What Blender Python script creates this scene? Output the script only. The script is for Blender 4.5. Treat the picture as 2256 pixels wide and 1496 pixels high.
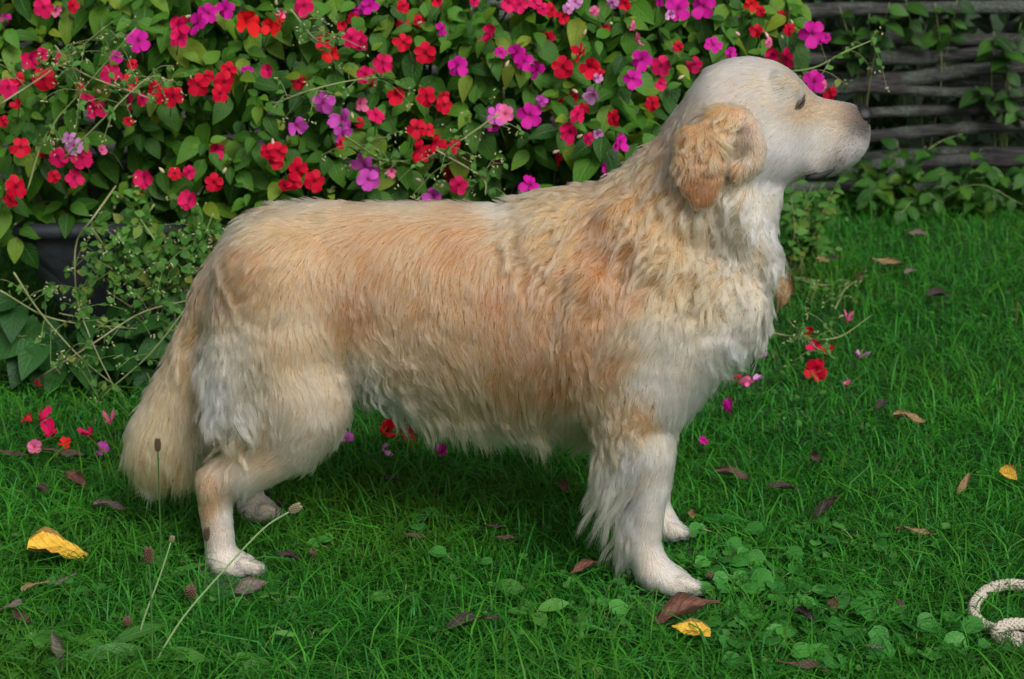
import bpy, math, random
import numpy as np
from mathutils import Vector, Matrix, kdtree, noise as mnoise

for _o in list(bpy.data.objects):
    bpy.data.objects.remove(_o)
SC = bpy.context.scene
COL = SC.collection
rng = np.random.default_rng(7)
random.seed(7)
R = math.radians

# ------------------------------------------------------------------ camera
CAM_H, CAM_D, PITCH, FPX = 1.31, 3.2, R(16.5), 4700.0
cam_data = bpy.data.cameras.new("camera")
cam = bpy.data.objects.new("camera", cam_data)
COL.objects.link(cam)
cam.location = (0, -CAM_D, CAM_H)
cam.rotation_euler = (math.pi / 2 - PITCH, 0, 0)
cam_data.sensor_width = 23.6
cam_data.lens = FPX / 2256.0 * 23.6
cam_data.clip_start = 0.05
cam_data.clip_end = 400
cam_data.dof.use_dof = True
cam_data.dof.focus_distance = 3.22
cam_data.dof.aperture_fstop = 5.3
SC.camera = cam

# ------------------------------------------------------------------ sky and sun (soft overcast)
SUN_EL, SUN_AZ = R(42), R(152)          # azimuth: direction the light comes from, 0 = +y, clockwise
world = bpy.data.worlds.new("World")
SC.world = world
world.use_nodes = True
wn, wl = world.node_tree.nodes, world.node_tree.links
wn.clear()
w_out = wn.new("ShaderNodeOutputWorld")
w_bg = wn.new("ShaderNodeBackground")
w_sky = wn.new("ShaderNodeTexSky")
w_sky.sky_type = 'NISHITA'
w_sky.sun_disc = False
w_sky.sun_elevation = SUN_EL
w_sky.sun_rotation = SUN_AZ
w_sky.dust_density = 3.0
w_sky.air_density = 1.0
w_sky.ozone_density = 1.0
w_hs = wn.new("ShaderNodeHueSaturation")
w_hs.inputs['Saturation'].default_value = 0.25     # cloud cover greys the blue
wl.new(w_sky.outputs[0], w_hs.inputs['Color'])
wl.new(w_hs.outputs[0], w_bg.inputs['Color'])
w_bg.inputs['Strength'].default_value = 0.075
wl.new(w_bg.outputs[0], w_out.inputs['Surface'])
sun_data = bpy.data.lights.new("sun", 'SUN')
sun_data.energy = 1.5
sun_data.angle = R(26)
sun_data.color = (1.0, 0.985, 0.96)
sun = bpy.data.objects.new("sun", sun_data)
COL.objects.link(sun)
_sd = Vector((math.sin(SUN_AZ) * math.cos(SUN_EL), math.cos(SUN_AZ) * math.cos(SUN_EL), math.sin(SUN_EL)))
sun.rotation_euler = _sd.to_track_quat('Z', 'Y').to_euler()
sun.location = (0, 0, 8)
SC.view_settings.view_transform = 'Standard'
SC.view_settings.look = 'None'
SC.view_settings.exposure = 0.82
SC.view_settings.gamma = 1.0
SC.cycles.max_bounces = 8
SC.cycles.diffuse_bounces = 4
SC.cycles.glossy_bounces = 3
SC.cycles.transmission_bounces = 6
SC.cycles.transparent_max_bounces = 8
SC.cycles.caustics_reflective = False
SC.cycles.caustics_refractive = False
SC.render.use_motion_blur = False

# ------------------------------------------------------------------ photo pixel <-> place
CP, SP = math.cos(PITCH), math.sin(PITCH)


def P(px, py, y=0.0):
    """the place seen at photo pixel (px, py) in the upright plane at depth y"""
    a, b = (px - 1128.0) / FPX, -(py - 748.0) / FPX
    t = (y + CAM_D) / (CP + b * SP)
    return np.array((a * t, y, CAM_H + t * (-SP + b * CP)))


def G(px, py, z=0.0):
    """the place on the ground (height z) seen at photo pixel (px, py)"""
    a, b = (px - 1128.0) / FPX, -(py - 748.0) / FPX
    t = (z - CAM_H) / (-SP + b * CP)
    return np.array((a * t, -CAM_D + t * (CP + b * SP), z))


def proj(p):
    """places (n x 3) -> photo pixels"""
    p = np.asarray(p, float)
    dy, dz = p[..., 1] + CAM_D, p[..., 2] - CAM_H
    d = dy * CP - dz * SP
    u = dy * SP + dz * CP
    return 1128.0 + FPX * p[..., 0] / d, 748.0 - FPX * u / d


# ------------------------------------------------------------------ small helpers
def lin(c):
    c = np.asarray(c, float) / 255.0
    return np.where(c <= 0.04045, c / 12.92, ((c + 0.055) / 1.055) ** 2.4)


def mesh_obj(name, v, f, mat=None, parent=None, smooth=True, attrs=None, uv=None):
    me = bpy.data.meshes.new(name)
    me.from_pydata(np.asarray(v).tolist(), [], np.asarray(f).tolist() if isinstance(f, np.ndarray) else f)
    if smooth:
        me.polygons.foreach_set('use_smooth', [True] * len(me.polygons))
    add_attrs(me, attrs, uv)
    me.update()
    return link(name, me, mat, parent)


def add_attrs(me, attrs, uv):
    for k, a in (attrs or {}).items():
        a = np.asarray(a, np.float32)
        if a.ndim == 1:
            at = me.attributes.new(k, 'FLOAT', 'POINT')
            at.data.foreach_set('value', a)
        else:
            at = me.attributes.new(k, 'FLOAT_COLOR', 'POINT')
            c = np.ones((len(a), 4), np.float32)
            c[:, :3] = a[:, :3]
            at.data.foreach_set('color', c.ravel())
    if uv is not None:
        ul = me.uv_layers.new(name='UVMap')
        idx = np.empty(len(me.loops), np.int32)
        me.loops.foreach_get('vertex_index', idx)
        ul.data.foreach_set('uv', np.asarray(uv, np.float32)[idx].ravel())


def big_mesh(name, v, quads, mat=None, parent=None, smooth=False, attrs=None, uv=None):
    """fast path: v (n,3), quads (m,4) or tris (m,3) as arrays"""
    me = bpy.data.meshes.new(name)
    v = np.ascontiguousarray(v, np.float32)
    q = np.ascontiguousarray(quads, np.int32)
    me.vertices.add(len(v))
    me.vertices.foreach_set('co', v.ravel())
    me.loops.add(q.size)
    me.loops.foreach_set('vertex_index', q.ravel())
    me.polygons.add(len(q))
    me.polygons.foreach_set('loop_start', np.arange(0, q.size, q.shape[1], dtype=np.int32))
    me.update(calc_edges=True)
    me.polygons.foreach_set('use_smooth', [smooth] * len(q))
    add_attrs(me, attrs, uv)
    me.update()
    return link(name, me, mat, parent)


def link(name, data, mat=None, parent=None):
    o = bpy.data.objects.new(name, data)
    COL.objects.link(o)
    if mat is not None and data is not None and not data.materials:
        data.materials.append(mat)
    if parent is not None:
        o.parent = parent
    return o


def tag(o, label=None, cat=None, group=None, kind=None):
    if label: o['label'] = label
    if cat: o['category'] = cat
    if group: o['group'] = group
    if kind: o['kind'] = kind
    return o


def empty(name, loc=(0, 0, 0)):
    o = bpy.data.objects.new(name, None)
    o.location = loc
    o.empty_display_size = 0.05
    COL.objects.link(o)
    return o


def tube(pts, rad, sides=6, cap=True):
    """swept tube through pts with radius per point -> verts, faces"""
    pts = np.asarray(pts, float)
    n = len(pts)
    rad = np.broadcast_to(np.asarray(rad, float), (n,))
    tan = np.gradient(pts, axis=0)
    tan /= np.linalg.norm(tan, axis=1)[:, None] + 1e-12
    up = np.array((0, 0, 1.0)) if abs(tan[0][2]) < 0.9 else np.array((1.0, 0, 0))
    a = np.cross(up, tan[0]); a /= np.linalg.norm(a)
    vs, fs = [], []
    for i in range(n):
        a = a - tan[i] * np.dot(a, tan[i]); a /= np.linalg.norm(a) + 1e-12
        b = np.cross(tan[i], a)
        for k in range(sides):
            t = 2 * math.pi * k / sides
            vs.append(pts[i] + rad[i] * (math.cos(t) * a + math.sin(t) * b))
    for i in range(n - 1):
        for k in range(sides):
            k2 = (k + 1) % sides
            fs.append((i * sides + k, i * sides + k2, (i + 1) * sides + k2, (i + 1) * sides + k))
    if cap:
        fs.append(tuple(range(sides - 1, -1, -1)))
        fs.append(tuple((n - 1) * sides + k for k in range(sides)))
    return vs, fs


def merge(parts):
    vs, fs = [], []
    for v, f in parts:
        o = len(vs)
        vs.extend(v)
        fs.extend([tuple(i + o for i in q) for q in f])
    return vs, fs


def spline(pts, n):
    """Catmull-Rom through pts, n samples"""
    p = np.asarray(pts, float)
    p = np.vstack([2 * p[0] - p[1], p, 2 * p[-1] - p[-2]])
    out = []
    m = len(p) - 3
    for s in np.linspace(0, m - 1e-6, n):
        i = int(s); t = s - i
        a, b, c, d = p[i], p[i + 1], p[i + 2], p[i + 3]
        out.append(0.5 * (2 * b + (c - a) * t + (2 * a - 5 * b + 4 * c - d) * t * t + (3 * b - a - 3 * c + d) * t ** 3))
    return np.array(out)


class Mat:
    """tiny node-graph helper"""
    def __init__(self, name):
        self.m = bpy.data.materials.new(name)
        self.m.use_nodes = True
        self.t = self.m.node_tree
        self.t.nodes.clear()
        self.out = self.t.nodes.new("ShaderNodeOutputMaterial")

    def n(self, kind, _sel=None, **kw):
        nd = self.t.nodes.new("ShaderNode" + kind)
        for k, v in kw.items():
            if k.startswith('p_'):
                setattr(nd, k[2:], v)
            else:
                key = k.replace('_', ' ')
                s = nd.inputs[int(key[1:])] if key[0] == 'i' and key[1:].isdigit() else nd.inputs[key]
                self.put(s, v)
        return nd

    def put(self, sock, v):
        if isinstance(v, bpy.types.NodeSocket):
            self.t.links.new(v, sock)
        elif isinstance(v, bpy.types.Node):
            self.t.links.new(v.outputs[0], sock)
        else:
            if hasattr(sock.default_value, '__len__') and not hasattr(v, '__len__'):
                v = (v,) * len(sock.default_value)
            if hasattr(v, '__len__') and len(sock.default_value) == 4 and len(v) == 3:
                v = (*v, 1.0)
            sock.default_value = v

    def mix(self, fac, a, b):
        nd = self.t.nodes.new("ShaderNodeMix")
        nd.data_type = 'RGBA'
        self.put(nd.inputs[0], fac); self.put(nd.inputs[6], a); self.put(nd.inputs[7], b)
        return nd.outputs[2]

    def math(self, op, a, b=0.0, c=0.0):
        nd = self.t.nodes.new("ShaderNodeMath")
        nd.operation = op
        self.put(nd.inputs[0], a); self.put(nd.inputs[1], b); self.put(nd.inputs[2], c)
        return nd.outputs[0]

    def ramp(self, fac, stops):
        nd = self.t.nodes.new("ShaderNodeValToRGB")
        e = nd.color_ramp.elements
        while len(e) < len(stops): e.new(0.5)
        for el, (p, c) in zip(e, stops):
            el.position = p
            el.color = (*c, 1.0) if len(c) == 3 else c
        self.put(nd.inputs[0], fac)
        return nd.outputs[0]

    def noise(self, scale, detail=3.0, vec=None, rough=0.55):
        nd = self.n("TexNoise", Scale=scale, Detail=detail, Roughness=rough)
        if vec is not None: self.put(nd.inputs['Vector'], vec)
        return nd.outputs[0]

    def bump(self, h, strength=0.4, dist=0.01):
        return self.n("Bump", Height=h, Strength=strength, Distance=dist).outputs[0]

    def finish(self, sh):
        self.put(self.out.inputs['Surface'], sh)
        return self.m
# ================================================================== leaf and foliage tools
def leaf_mesh(name, shape='ovate', L=1.0, W=0.55, fold=0.25, droop=0.35, wav=0.03, seg=6, seed=0, tip=0.12):
    """one leaf, base at the origin, growing along +Y, upper face +Z; UV u across, v along"""
    r = np.random.default_rng(seed)
    vs, uv, fs = [], [], []
    for i in range(seg + 1):
        t = i / seg
        if shape == 'heart':
            w = math.sin(math.pi * min(1, 0.12 + 0.88 * t) ** 0.75) ** 0.8 * (1 - 0.25 * t)
        elif shape == 'round':
            w = math.sqrt(max(0.0, 1 - (2 * t - 1) ** 2)) * 1.0 + 0.02
        elif shape == 'long':
            w = math.sin(math.pi * (0.06 + 0.92 * t)) ** 0.8
        else:
            w = math.sin(math.pi * min(1.0, t ** 0.72)) ** 0.85
        w = max(w, 0.015) * W * 0.5
        y = L * t
        z = -droop * L * t * t
        for sx in (-1, 0, 1):
            wob = wav * L * (r.random() - 0.5) if sx else 0
            back = -0.07 * L * (1 - t) ** 6 * abs(sx) if shape == 'heart' else 0
            vs.append((sx * w, y + back, z + fold * w * abs(sx) + wob))
            uv.append((0.5 + 0.5 * sx, t))
    for i in range(seg):
        a = i * 3
        fs += [(a, a + 1, a + 4, a + 3), (a + 1, a + 2, a + 5, a + 4)]
    me = bpy.data.meshes.new(name)
    me.from_pydata(vs, [], fs)
    me.polygons.foreach_set('use_smooth', [True] * len(fs))
    add_attrs(me, {'tint': np.zeros(len(vs))}, np.array(uv))
    return me, np.array(vs), np.array(fs), np.array(uv)


def leaf_mat(name, lo, hi, old=None, vein=(0.25, 0.36, 0.12), vein_amt=0.35, rough=0.45, trans=0.3, freq=15.0):
    m = Mat(name)
    t = m.math('FRACT', m.math('ADD', m.n("Attribute", p_attribute_name="tint").outputs['Fac'], m.n("ObjectInfo").outputs['Random']))
    stops = [(0.0, lo), (0.8, hi)]
    if old is not None: stops += [(0.93, tuple(0.5 * (np.array(hi) + np.array(old)))), (1.0, old)]
    c = m.ramp(t, stops)
    uv = m.n("TexCoord").outputs['UV']
    sp = m.n("SeparateXYZ"); m.put(sp.inputs[0], uv)
    au = m.math('ABSOLUTE', m.math('SUBTRACT', sp.outputs[0], 0.5))
    rib = m.math('SUBTRACT', 1.0, m.math('SMOOTH_MIN', m.math('MULTIPLY', au, 16.0), 1.0, 0.2))
    sv = m.math('SINE', m.math('SUBTRACT', m.math('MULTIPLY', sp.outputs[1], freq * 2.6), m.math('MULTIPLY', au, 26.0)))
    sv = m.math('MULTIPLY', m.math('POWER', m.math('MULTIPLY_ADD', sv, 0.5, 0.5), 9.0), 0.55)
    va = m.math('MAXIMUM', rib, sv)
    blot = m.noise(9, 3, uv)
    c = m.mix(m.math('MULTIPLY', va, vein_amt), c, vein)
    c = m.mix(m.math('MULTIPLY', blot, 0.35), c, tuple(0.55 * np.array(lo)))
    b = m.n("BsdfPrincipled", Base_Color=c, Roughness=rough, Normal=m.bump(m.math('SUBTRACT', blot, m.math('MULTIPLY', va, 0.8)), 0.35, 0.004))
    m.put(b.inputs['Specular IOR Level'], 0.25)
    tr = m.n("BsdfTranslucent", Color=m.mix(0.5, c, tuple(np.array(hi) * np.array((1.5, 1.3, 0.6)))))
    ms = m.n("MixShader", i0=trans, i1=b.outputs[0], i2=tr.outputs[0])
    return m.finish(ms.outputs[0])


def frame_of(d, n):
    """columns: width, length d, normal n"""
    d = np.asarray(d, float); d = d / (np.linalg.norm(d, axis=-1, keepdims=True) + 1e-9)
    n = np.asarray(n, float)
    n = n - d * (n * d).sum(-1, keepdims=True)
    n = n / (np.linalg.norm(n, axis=-1, keepdims=True) + 1e-9)
    x = np.cross(d, n)
    return np.stack([x, d, n], -1)


def stamp(tv, tf, uv, M, pos, scale, tint):
    """copy template (tv, tf) with rotations M (n,3,3) -> arrays for big_mesh"""
    n = len(pos)
    V = np.einsum('nij,kj->nki', M * np.asarray(scale)[:, None, None], tv) + np.asarray(pos)[:, None, :]
    F = (tf[None] + (np.arange(n) * len(tv))[:, None, None]).reshape(-1, tf.shape[1])
    return V.reshape(-1, 3), F, np.tile(uv, (n, 1)), np.repeat(tint, len(tv))


def stamp_many(name, templates, M, pos, scale, tint, mat, parent=None):
    k = rng.integers(0, len(templates), len(pos))
    Vs, Fs, Us, Ts, o = [], [], [], [], 0
    for j, (_, tv, tf, uv) in enumerate(templates):
        s = k == j
        if not s.any(): continue
        V, F, U, T = stamp(tv, tf, uv, M[s], pos[s], scale[s], tint[s])
        Vs.append(V); Fs.append(F + o); Us.append(U); Ts.append(T); o += len(V)
    return big_mesh(name, np.vstack(Vs), np.vstack(Fs), mat, parent, True, {'tint': np.concatenate(Ts)}, np.vstack(Us))


def place(name, me, M, pos, scale, parent):
    """one leaf / flower as an object of its own sharing the mesh data; parents stand at the origin or are un-offset here"""
    o = bpy.data.objects.new(name, me)
    COL.objects.link(o)
    o.parent = parent
    mw = Matrix.Identity(4)
    for i in range(3):
        for j in range(3):
            mw[i][j] = M[i][j] * scale
        mw[i][3] = pos[i] - (parent.location[i] if parent is not None else 0.0)
    o.matrix_basis = mw
    return o


def rnd_dir(n):
    v = rng.normal(size=(n, 3))
    return v / np.linalg.norm(v, axis=1)[:, None]


# ================================================================== ground
m = Mat("lawn_soil")
_tc = m.n("TexCoord").outputs['Object']
_n1, _n2 = m.noise(3.0, 5, _tc), m.noise(60, 4, _tc)
_c = m.ramp(_n2, [(0.3, (0.010, 0.018, 0.006)), (0.6, (0.018, 0.060, 0.009)), (0.85, (0.04, 0.075, 0.018))])
_c = m.mix(m.math('MULTIPLY', _n1, 0.5), _c, (0.018, 0.070, 0.009))
_gm = m.finish(m.n("BsdfPrincipled", Base_Color=_c, Roughness=0.95, Normal=m.bump(_n2, 0.8, 0.02)))
gnd = big_mesh("ground", np.array([(-200, -200, 0), (200, -200, 0), (200, 200, 0), (-200, 200, 0.)]), np.array([(0, 1, 2, 3)]), _gm)
tag(gnd, kind='structure')

# ================================================================== round-pole fence
m = Mat("shaded_weathered_pole")
_tc = m.n("TexCoord").outputs['Object']
_mp = m.n("Mapping"); m.put(_mp.inputs[0], _tc); m.put(_mp.inputs['Scale'], (3.0, 40.0, 40.0))
_gr = m.noise(4.0, 6, _mp.outputs[0], 0.65)
_c = m.ramp(_gr, [(0.32, (0.010, 0.009, 0.008)), (0.52, (0.030, 0.027, 0.025)), (0.78, (0.15, 0.142, 0.135))])  # weathered grey lowered so the colour carries the shade on the fence
_li = m.n("TexVoronoi", Vector=_tc, Scale=70.0)
_lm = m.ramp(m.noise(7, 4, _tc), [(0.48, (0, 0, 0)), (0.60, (1, 1, 1))])
_nz = m.n("SeparateXYZ"); m.put(_nz.inputs[0], m.n("NewGeometry").outputs['Normal'])
_lm = m.math('MULTIPLY', _lm, m.math('MULTIPLY_ADD', m.noise(90, 2, _tc), 1.6, -0.3))
_c = m.mix(_lm, _c, (0.12, 0.15, 0.115))
POLE_M = m.finish(m.n("BsdfPrincipled", Base_Color=_c, Roughness=0.9, Normal=m.bump(m.math('ADD', _gr, m.math('MULTIPLY', _lm, m.noise(150, 2, _tc))), 0.9, 0.012)))
fence = empty("fence", (0.6, 2.6, 0))
tag(fence, "weathered grey round-pole fence with lichen behind the lawn", "fence")
FY = 2.6
def pole(name, a, b, r, n=90, sides=10, knots=True):
    a, b = np.array(a, float), np.array(b, float)
    ts = np.linspace(0, 1, n)
    pts = a + np.outer(ts, b - a)
    w1, w2 = rng.random() * 6, rng.random() * 6
    pts[:, 2] += 0.016 * np.sin(ts * 9 + w1) + 0.008 * np.sin(ts * 31 + w2)
    pts[:, 1] += 0.012 * np.sin(ts * 4 + w2)
    rr = r * (1.08 - 0.16 * ts) * (1 + 0.05 * np.sin(ts * 40 + w1)) * (1 + 0.22 * (rng.random(n) - 0.5)) * (1 + 0.35 * np.exp(-((ts[:, None] - rng.random(5)[None]) / 0.012) ** 2).sum(1))
    v, f = tube(pts, rr, sides)
    v = np.array(v) + rng.normal(0, r * 0.035, (len(v), 3))
    return mesh_obj(name, v - np.array(fence.location), f, POLE_M, fence)
def px_rail(l, r_, rp, y=FY, x0=-2.3, x1=2.9):
    A, B = P(1850, l, y), P(2250, r_, y)
    s = (B[2] - A[2]) / (B[0] - A[0]) * 0.8
    za, zb = A[2] + s * (max(x0, -0.2) - A[0]), A[2] + s * (x1 - A[0])
    pole("rail", (x0, y + 0.02, za), (x1, y - 0.02, zb), rp * 6.0 / FPX)
for l, r_, rp, y, x0, x1 in ((-165, -180, 14, FY, -2.3, 2.9), (-120, -140, 15, FY, -2.3, 2.9), (-75, -100, 14, FY, -2.3, 2.9), (-30, -60, 14, FY, -2.3, 2.9), (8, -18, 13, FY - .02, -1.0, 2.9),
                             (45, 22, 15, FY, -2.3, 2.9), (98, 84, 14, FY, -2.3, 2.9), (131, 110, 14, FY - .015, -0.6, 2.9),
                             (200, 152, 17, FY - .02, 0.1, 2.9), (182, 178, 9, FY + .04, -2.3, 2.9), (226, 196, 12, FY, -2.3, 1.55), (288, 268, 13, FY, -2.3, 2.9), (322, 300, 14, FY - .01, -2.3, 2.9),
                             (345, 334, 11, FY + .03, -2.3, 2.9), (385, 372, 15, FY, -2.3, 2.9), (418, 408, 14, FY, -2.3, 2.9)):
    px_rail(l, r_, rp, y, x0, x1)
for x in (-1.7, -0.5, 0.62, 2.05):
    for s in (-1, 1):
        pole("post", (x + 0.03 * s, FY + 0.05 * s, -0.1), (x + 0.02 * s + rng.normal(0, .02), FY + 0.05 * s, 1.02 + 0.08 * rng.random()), 0.019, 16)

# ================================================================== trough behind the dog
m = Mat("trough_zinc")
_tc = m.n("TexCoord").outputs['Object']
_c = m.ramp(m.noise(9, 6, _tc, 0.65), [(0.3, (0.010, 0.013, 0.016)), (0.6, (0.026, 0.032, 0.038)), (0.8, (0.065, 0.075, 0.082))])
ZINC = m.finish(m.n("BsdfPrincipled", Base_Color=_c, Roughness=0.65, Metallic=0.1, Normal=m.bump(m.noise(40, 5, _tc), 0.4, 0.01)))
m = Mat("potting_soil")
SOIL = m.finish(m.n("BsdfPrincipled", Base_Color=m.ramp(m.noise(80, 4), [(0.3, (0.008, 0.006, 0.005)), (0.8, (0.04, 0.028, 0.018))]), Roughness=1.0))
TY0, TY1 = 1.0, 1.62
tz = P(0, 506, TY0)[2]
tx0, tx1 = P(-8, 506, TY0)[0], P(1480, 506, TY0)[0]
trough = empty("planter_trough", (0.5 * (tx0 + tx1), 1.3, 0))
tag(trough, "dark grey trough with a rolled rim under the overhanging flowers", "trough")
def ring(ix, iy, z, k=10, rc=0.05):
    """rounded rectangle at height z, inset by ix (ends) and iy (sides)"""
    x0, x1, y0, y1 = tx0 + ix, tx1 - ix, TY0 + iy, TY1 - iy
    out = []
    for cx, cy, a0 in ((x1 - rc, y1 - rc, 0), (x0 + rc, y1 - rc, 90), (x0 + rc, y0 + rc, 180), (x1 - rc, y0 + rc, 270)):
        for i in range(k):
            a = R(a0 + 90 * i / (k - 1))
            out.append((cx + rc * math.cos(a), cy + rc * math.sin(a), z))
    return out
levels = [(0.19, 0.10, 0.012), (0.17, 0.088, 0.02), (0.12, 0.06, tz * 0.4), (0.05, 0.025, tz * 0.75), (0.012, 0.008, tz - 0.03), (0.012, 0.008, tz - 0.012),
          (0.024, 0.02, tz - 0.012), (0.03, 0.03, tz - 0.06), (0.13, 0.075, 0.03)]
rv, rf = [], []
for a in levels: rv += ring(*a)
K = 40
for i in range(len(levels) - 1):
    for j in range(K):
        rf.append((i * K + j, i * K + (j + 1) % K, (i + 1) * K + (j + 1) % K, (i + 1) * K + j))
rf.append(tuple(range(K - 1, -1, -1)))
off = np.array(trough.location)
mesh_obj("basin", np.array(rv) - off, rf, ZINC, trough)
lv = [(-0.006, -0.008, tz - 0.020), (-0.014, -0.016, tz - 0.008), (-0.014, -0.016, tz + 0.004), (-0.004, -0.006, tz + 0.012), (0.014, 0.010, tz + 0.012), (0.022, 0.017, tz + 0.002), (0.020, 0.015, tz - 0.010), (0.0, 0.0, tz - 0.021)]
rv, rf = [], []
for a in lv: rv += ring(*a)
for i in range(len(lv)):
    i2 = (i + 1) % len(lv)
    for j in range(K):
        rf.append((i * K + j, i * K + (j + 1) % K, i2 * K + (j + 1) % K, i2 * K + j))
mesh_obj("rim", np.array(rv) - off, rf, ZINC, trough)
mesh_obj("soil", np.array(ring(0.04, 0.035, tz - 0.045)) - off, [tuple(range(K))], SOIL, trough)

# ================================================================== dark hedge beyond the fence
HEDGE_L = [leaf_mesh("hedge_leaf_shape", 'ovate', 1, 0.6, 0.2, 0.3, 0.05, 4, s) for s in range(4)]
HEDGE_M = leaf_mat("shaded_hedge_leaf", (0.004, 0.015, 0.004), (0.012, 0.040, 0.009), rough=0.6, trans=0.15)  # greens kept near black: shade behind the rails is in the leaf colour
n = 24000
hp = np.stack([rng.uniform(-3.4, 4.0, n), 2.86 + rng.uniform(0, 1, n) ** 1.5 * 1.2, 3.4 * rng.random(n) ** 0.85], 1)
hp[:, 1] += -0.62 * np.clip(hp[:, 2] - 1.15, 0, 2) + 0.10 * np.sin(hp[:, 0] * 5) + 0.08 * np.sin(hp[:, 2] * 7 + hp[:, 0] * 3)  # unseen upper part leans over the fence, added to shade it
hd = rnd_dir(n) + np.array((0, -0.5, -0.5)); hn = rnd_dir(n) * 0.6 + np.array((0, -0.6, 0.7))
hedge = stamp_many("hedge", HEDGE_L, frame_of(hd, hn), hp, rng.uniform(0.07, 0.13, n), rng.random(n), HEDGE_M)
tag(hedge, "dark dense hedge foliage behind the pole fence, its unseen overhang added to shade it", "hedge", kind='stuff')
# ================================================================== the dog
def yc_body(x): return -0.026 - 0.13 * x
def yc_head(x): return -0.068 + 0.30 * (x - 0.32)


def P_on(px, py, ycf, yoff=0.0):
    y = yoff
    for _ in range(6):
        y = ycf(P(px, py, y)[0]) + yoff
    return P(px, py, y)


def px_m(p):                              # metres per photo pixel at place p
    return ((p[1] + CAM_D) * CP - (p[2] - CAM_H) * SP) / FPX


HG = 0.004
GX0, GY0, GZ0 = -0.66, -0.27, -0.03
NX, NY, NZ = 312, 130, 228
gx = (GX0 + HG * np.arange(NX)).astype(np.float32)
gy = (GY0 + HG * np.arange(NY)).astype(np.float32)
gz = (GZ0 + HG * np.arange(NZ)).astype(np.float32)
FIELD = np.full((NX, NY, NZ), 0.2, np.float32)
RAW = np.full((NX, NY, NZ), 0.2, np.float32)
REG = np.zeros((NX, NY, NZ), np.int8)
REGION = dict(torso=0, head=1, ear=2, tail=3, nfore=4, ffore=5, nhind=6, fhind=7)


def box_of(lo, hi, m=0.06):
    a = [max(0, int((lo[i] - m - g0) / HG)) for i, g0 in enumerate((GX0, GY0, GZ0))]
    b = [min(n, int((hi[i] + m - g0) / HG) + 2) for i, (g0, n) in enumerate(((GX0, NX), (GY0, NY), (GZ0, NZ)))]
    return tuple(slice(p, q) for p, q in zip(a, b))


def ell(a, b, ra, rb):
    k0 = np.sqrt((a / ra) ** 2 + (b / rb) ** 2) + 1e-6
    k1 = np.sqrt((a / ra ** 2) ** 2 + (b / rb ** 2) ** 2) + 1e-6
    return k0 * (k0 - 1.0) / k1


def blend(sl, f, k, reg, sub=False):
    F = FIELD[sl]
    f = f.astype(np.float32)
    if sub:
        h = np.clip(0.5 - 0.5 * (F + f) / k, 0, 1)
        FIELD[sl] = F + (-f - F) * h + k * h * (1 - h)
        return
    r = RAW[sl]
    m = f < r
    REG[sl][m] = REGION[reg]
    RAW[sl] = np.minimum(r, f)
    h = np.clip(0.5 + 0.5 * (F - f) / k, 0, 1)
    FIELD[sl] = F + (f - F) * h - k * h * (1 - h)


def chain(nodes, ycf, reg, k=0.03, sub=False):
    """nodes: (px, py, radius px, half width m, offset from the centre plane m)"""
    pts, hs, ws = [], [], []
    for px, py, r, w, yo in nodes:
        p = P_on(px, py, ycf, yo)
        pts.append(p); hs.append(r * px_m(p)); ws.append(w)
    pts = np.array(pts); hs = np.array(hs); ws = np.array(ws)
    ext = np.stack([hs, ws, hs], 1)
    sl = box_of((pts - ext).min(0), (pts + ext).max(0))
    X, Y, Z = gx[sl[0]][:, None, None], gy[sl[1]][None, :, None], gz[sl[2]][None, None, :]
    best = None
    if len(pts) == 1:
        pts = np.vstack([pts, pts + 1e-4]); hs = np.repeat(hs, 2); ws = np.repeat(ws, 2)
    for i in range(len(pts) - 1):
        a, b = pts[i], pts[i + 1]
        dx, dz = b[0] - a[0], b[2] - a[2]
        L2 = dx * dx + dz * dz + 1e-9
        t = np.clip(((X - a[0]) * dx + (Z - a[2]) * dz) / L2, 0, 1)
        d = np.sqrt((X - a[0] - t * dx) ** 2 + (Z - a[2] - t * dz) ** 2)
        h = hs[i] + (hs[i + 1] - hs[i]) * t
        w = ws[i] + (ws[i + 1] - ws[i]) * t
        y = a[1] + (b[1] - a[1]) * t
        f = ell(d, Y - y, h, w)
        best = f if best is None else np.minimum(best, f)
    blend(sl, best, k, reg, sub)


def loft(rows, ycf, reg, k=0.03, smooth=4):
    """rows: (px, top py, bottom py, half width m) along x"""
    T = np.array([P_on(r[0], r[1], ycf) for r in rows])
    B = np.array([P_on(r[0], r[2], ycf) for r in rows])
    W = np.array([r[3] for r in rows])
    xs = 0.5 * (T[:, 0] + B[:, 0])
    sl = box_of((xs.min(), min(ycf(xs.min()), ycf(xs.max())) - W.max(), B[:, 2].min()),
                (xs.max(), max(ycf(xs.min()), ycf(xs.max())) + W.max(), T[:, 2].max()))
    gxs = gx[sl[0]]
    def tab(v):
        a = np.interp(gxs, xs, v)
        ker = np.exp(-0.5 * (np.arange(-3 * smooth, 3 * smooth + 1) / max(smooth, 1e-3)) ** 2)
        ker /= ker.sum()
        return np.convolve(np.pad(a, 3 * smooth, mode='edge'), ker, 'valid').astype(np.float32)
    top, bot, w = tab(T[:, 2]), tab(B[:, 2]), tab(W)
    zc, h = (0.5 * (top + bot))[:, None, None], np.maximum(0.5 * (top - bot), 0.003)[:, None, None]
    w = np.maximum(w, 0.003)[:, None, None]
    Y, Z = gy[sl[1]][None, :, None], gz[sl[2]][None, None, :]
    f = ell(Z - zc, Y - ycf(gxs)[:, None, None], h, w)
    out = np.maximum(np.maximum(xs.min() - gxs, gxs - xs.max()), 0)[:, None, None]
    f = np.where(out > 0, np.sqrt(np.maximum(f, 0) ** 2 + out ** 2) + 0.002, f)
    blend(sl, f, k, reg)


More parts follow.
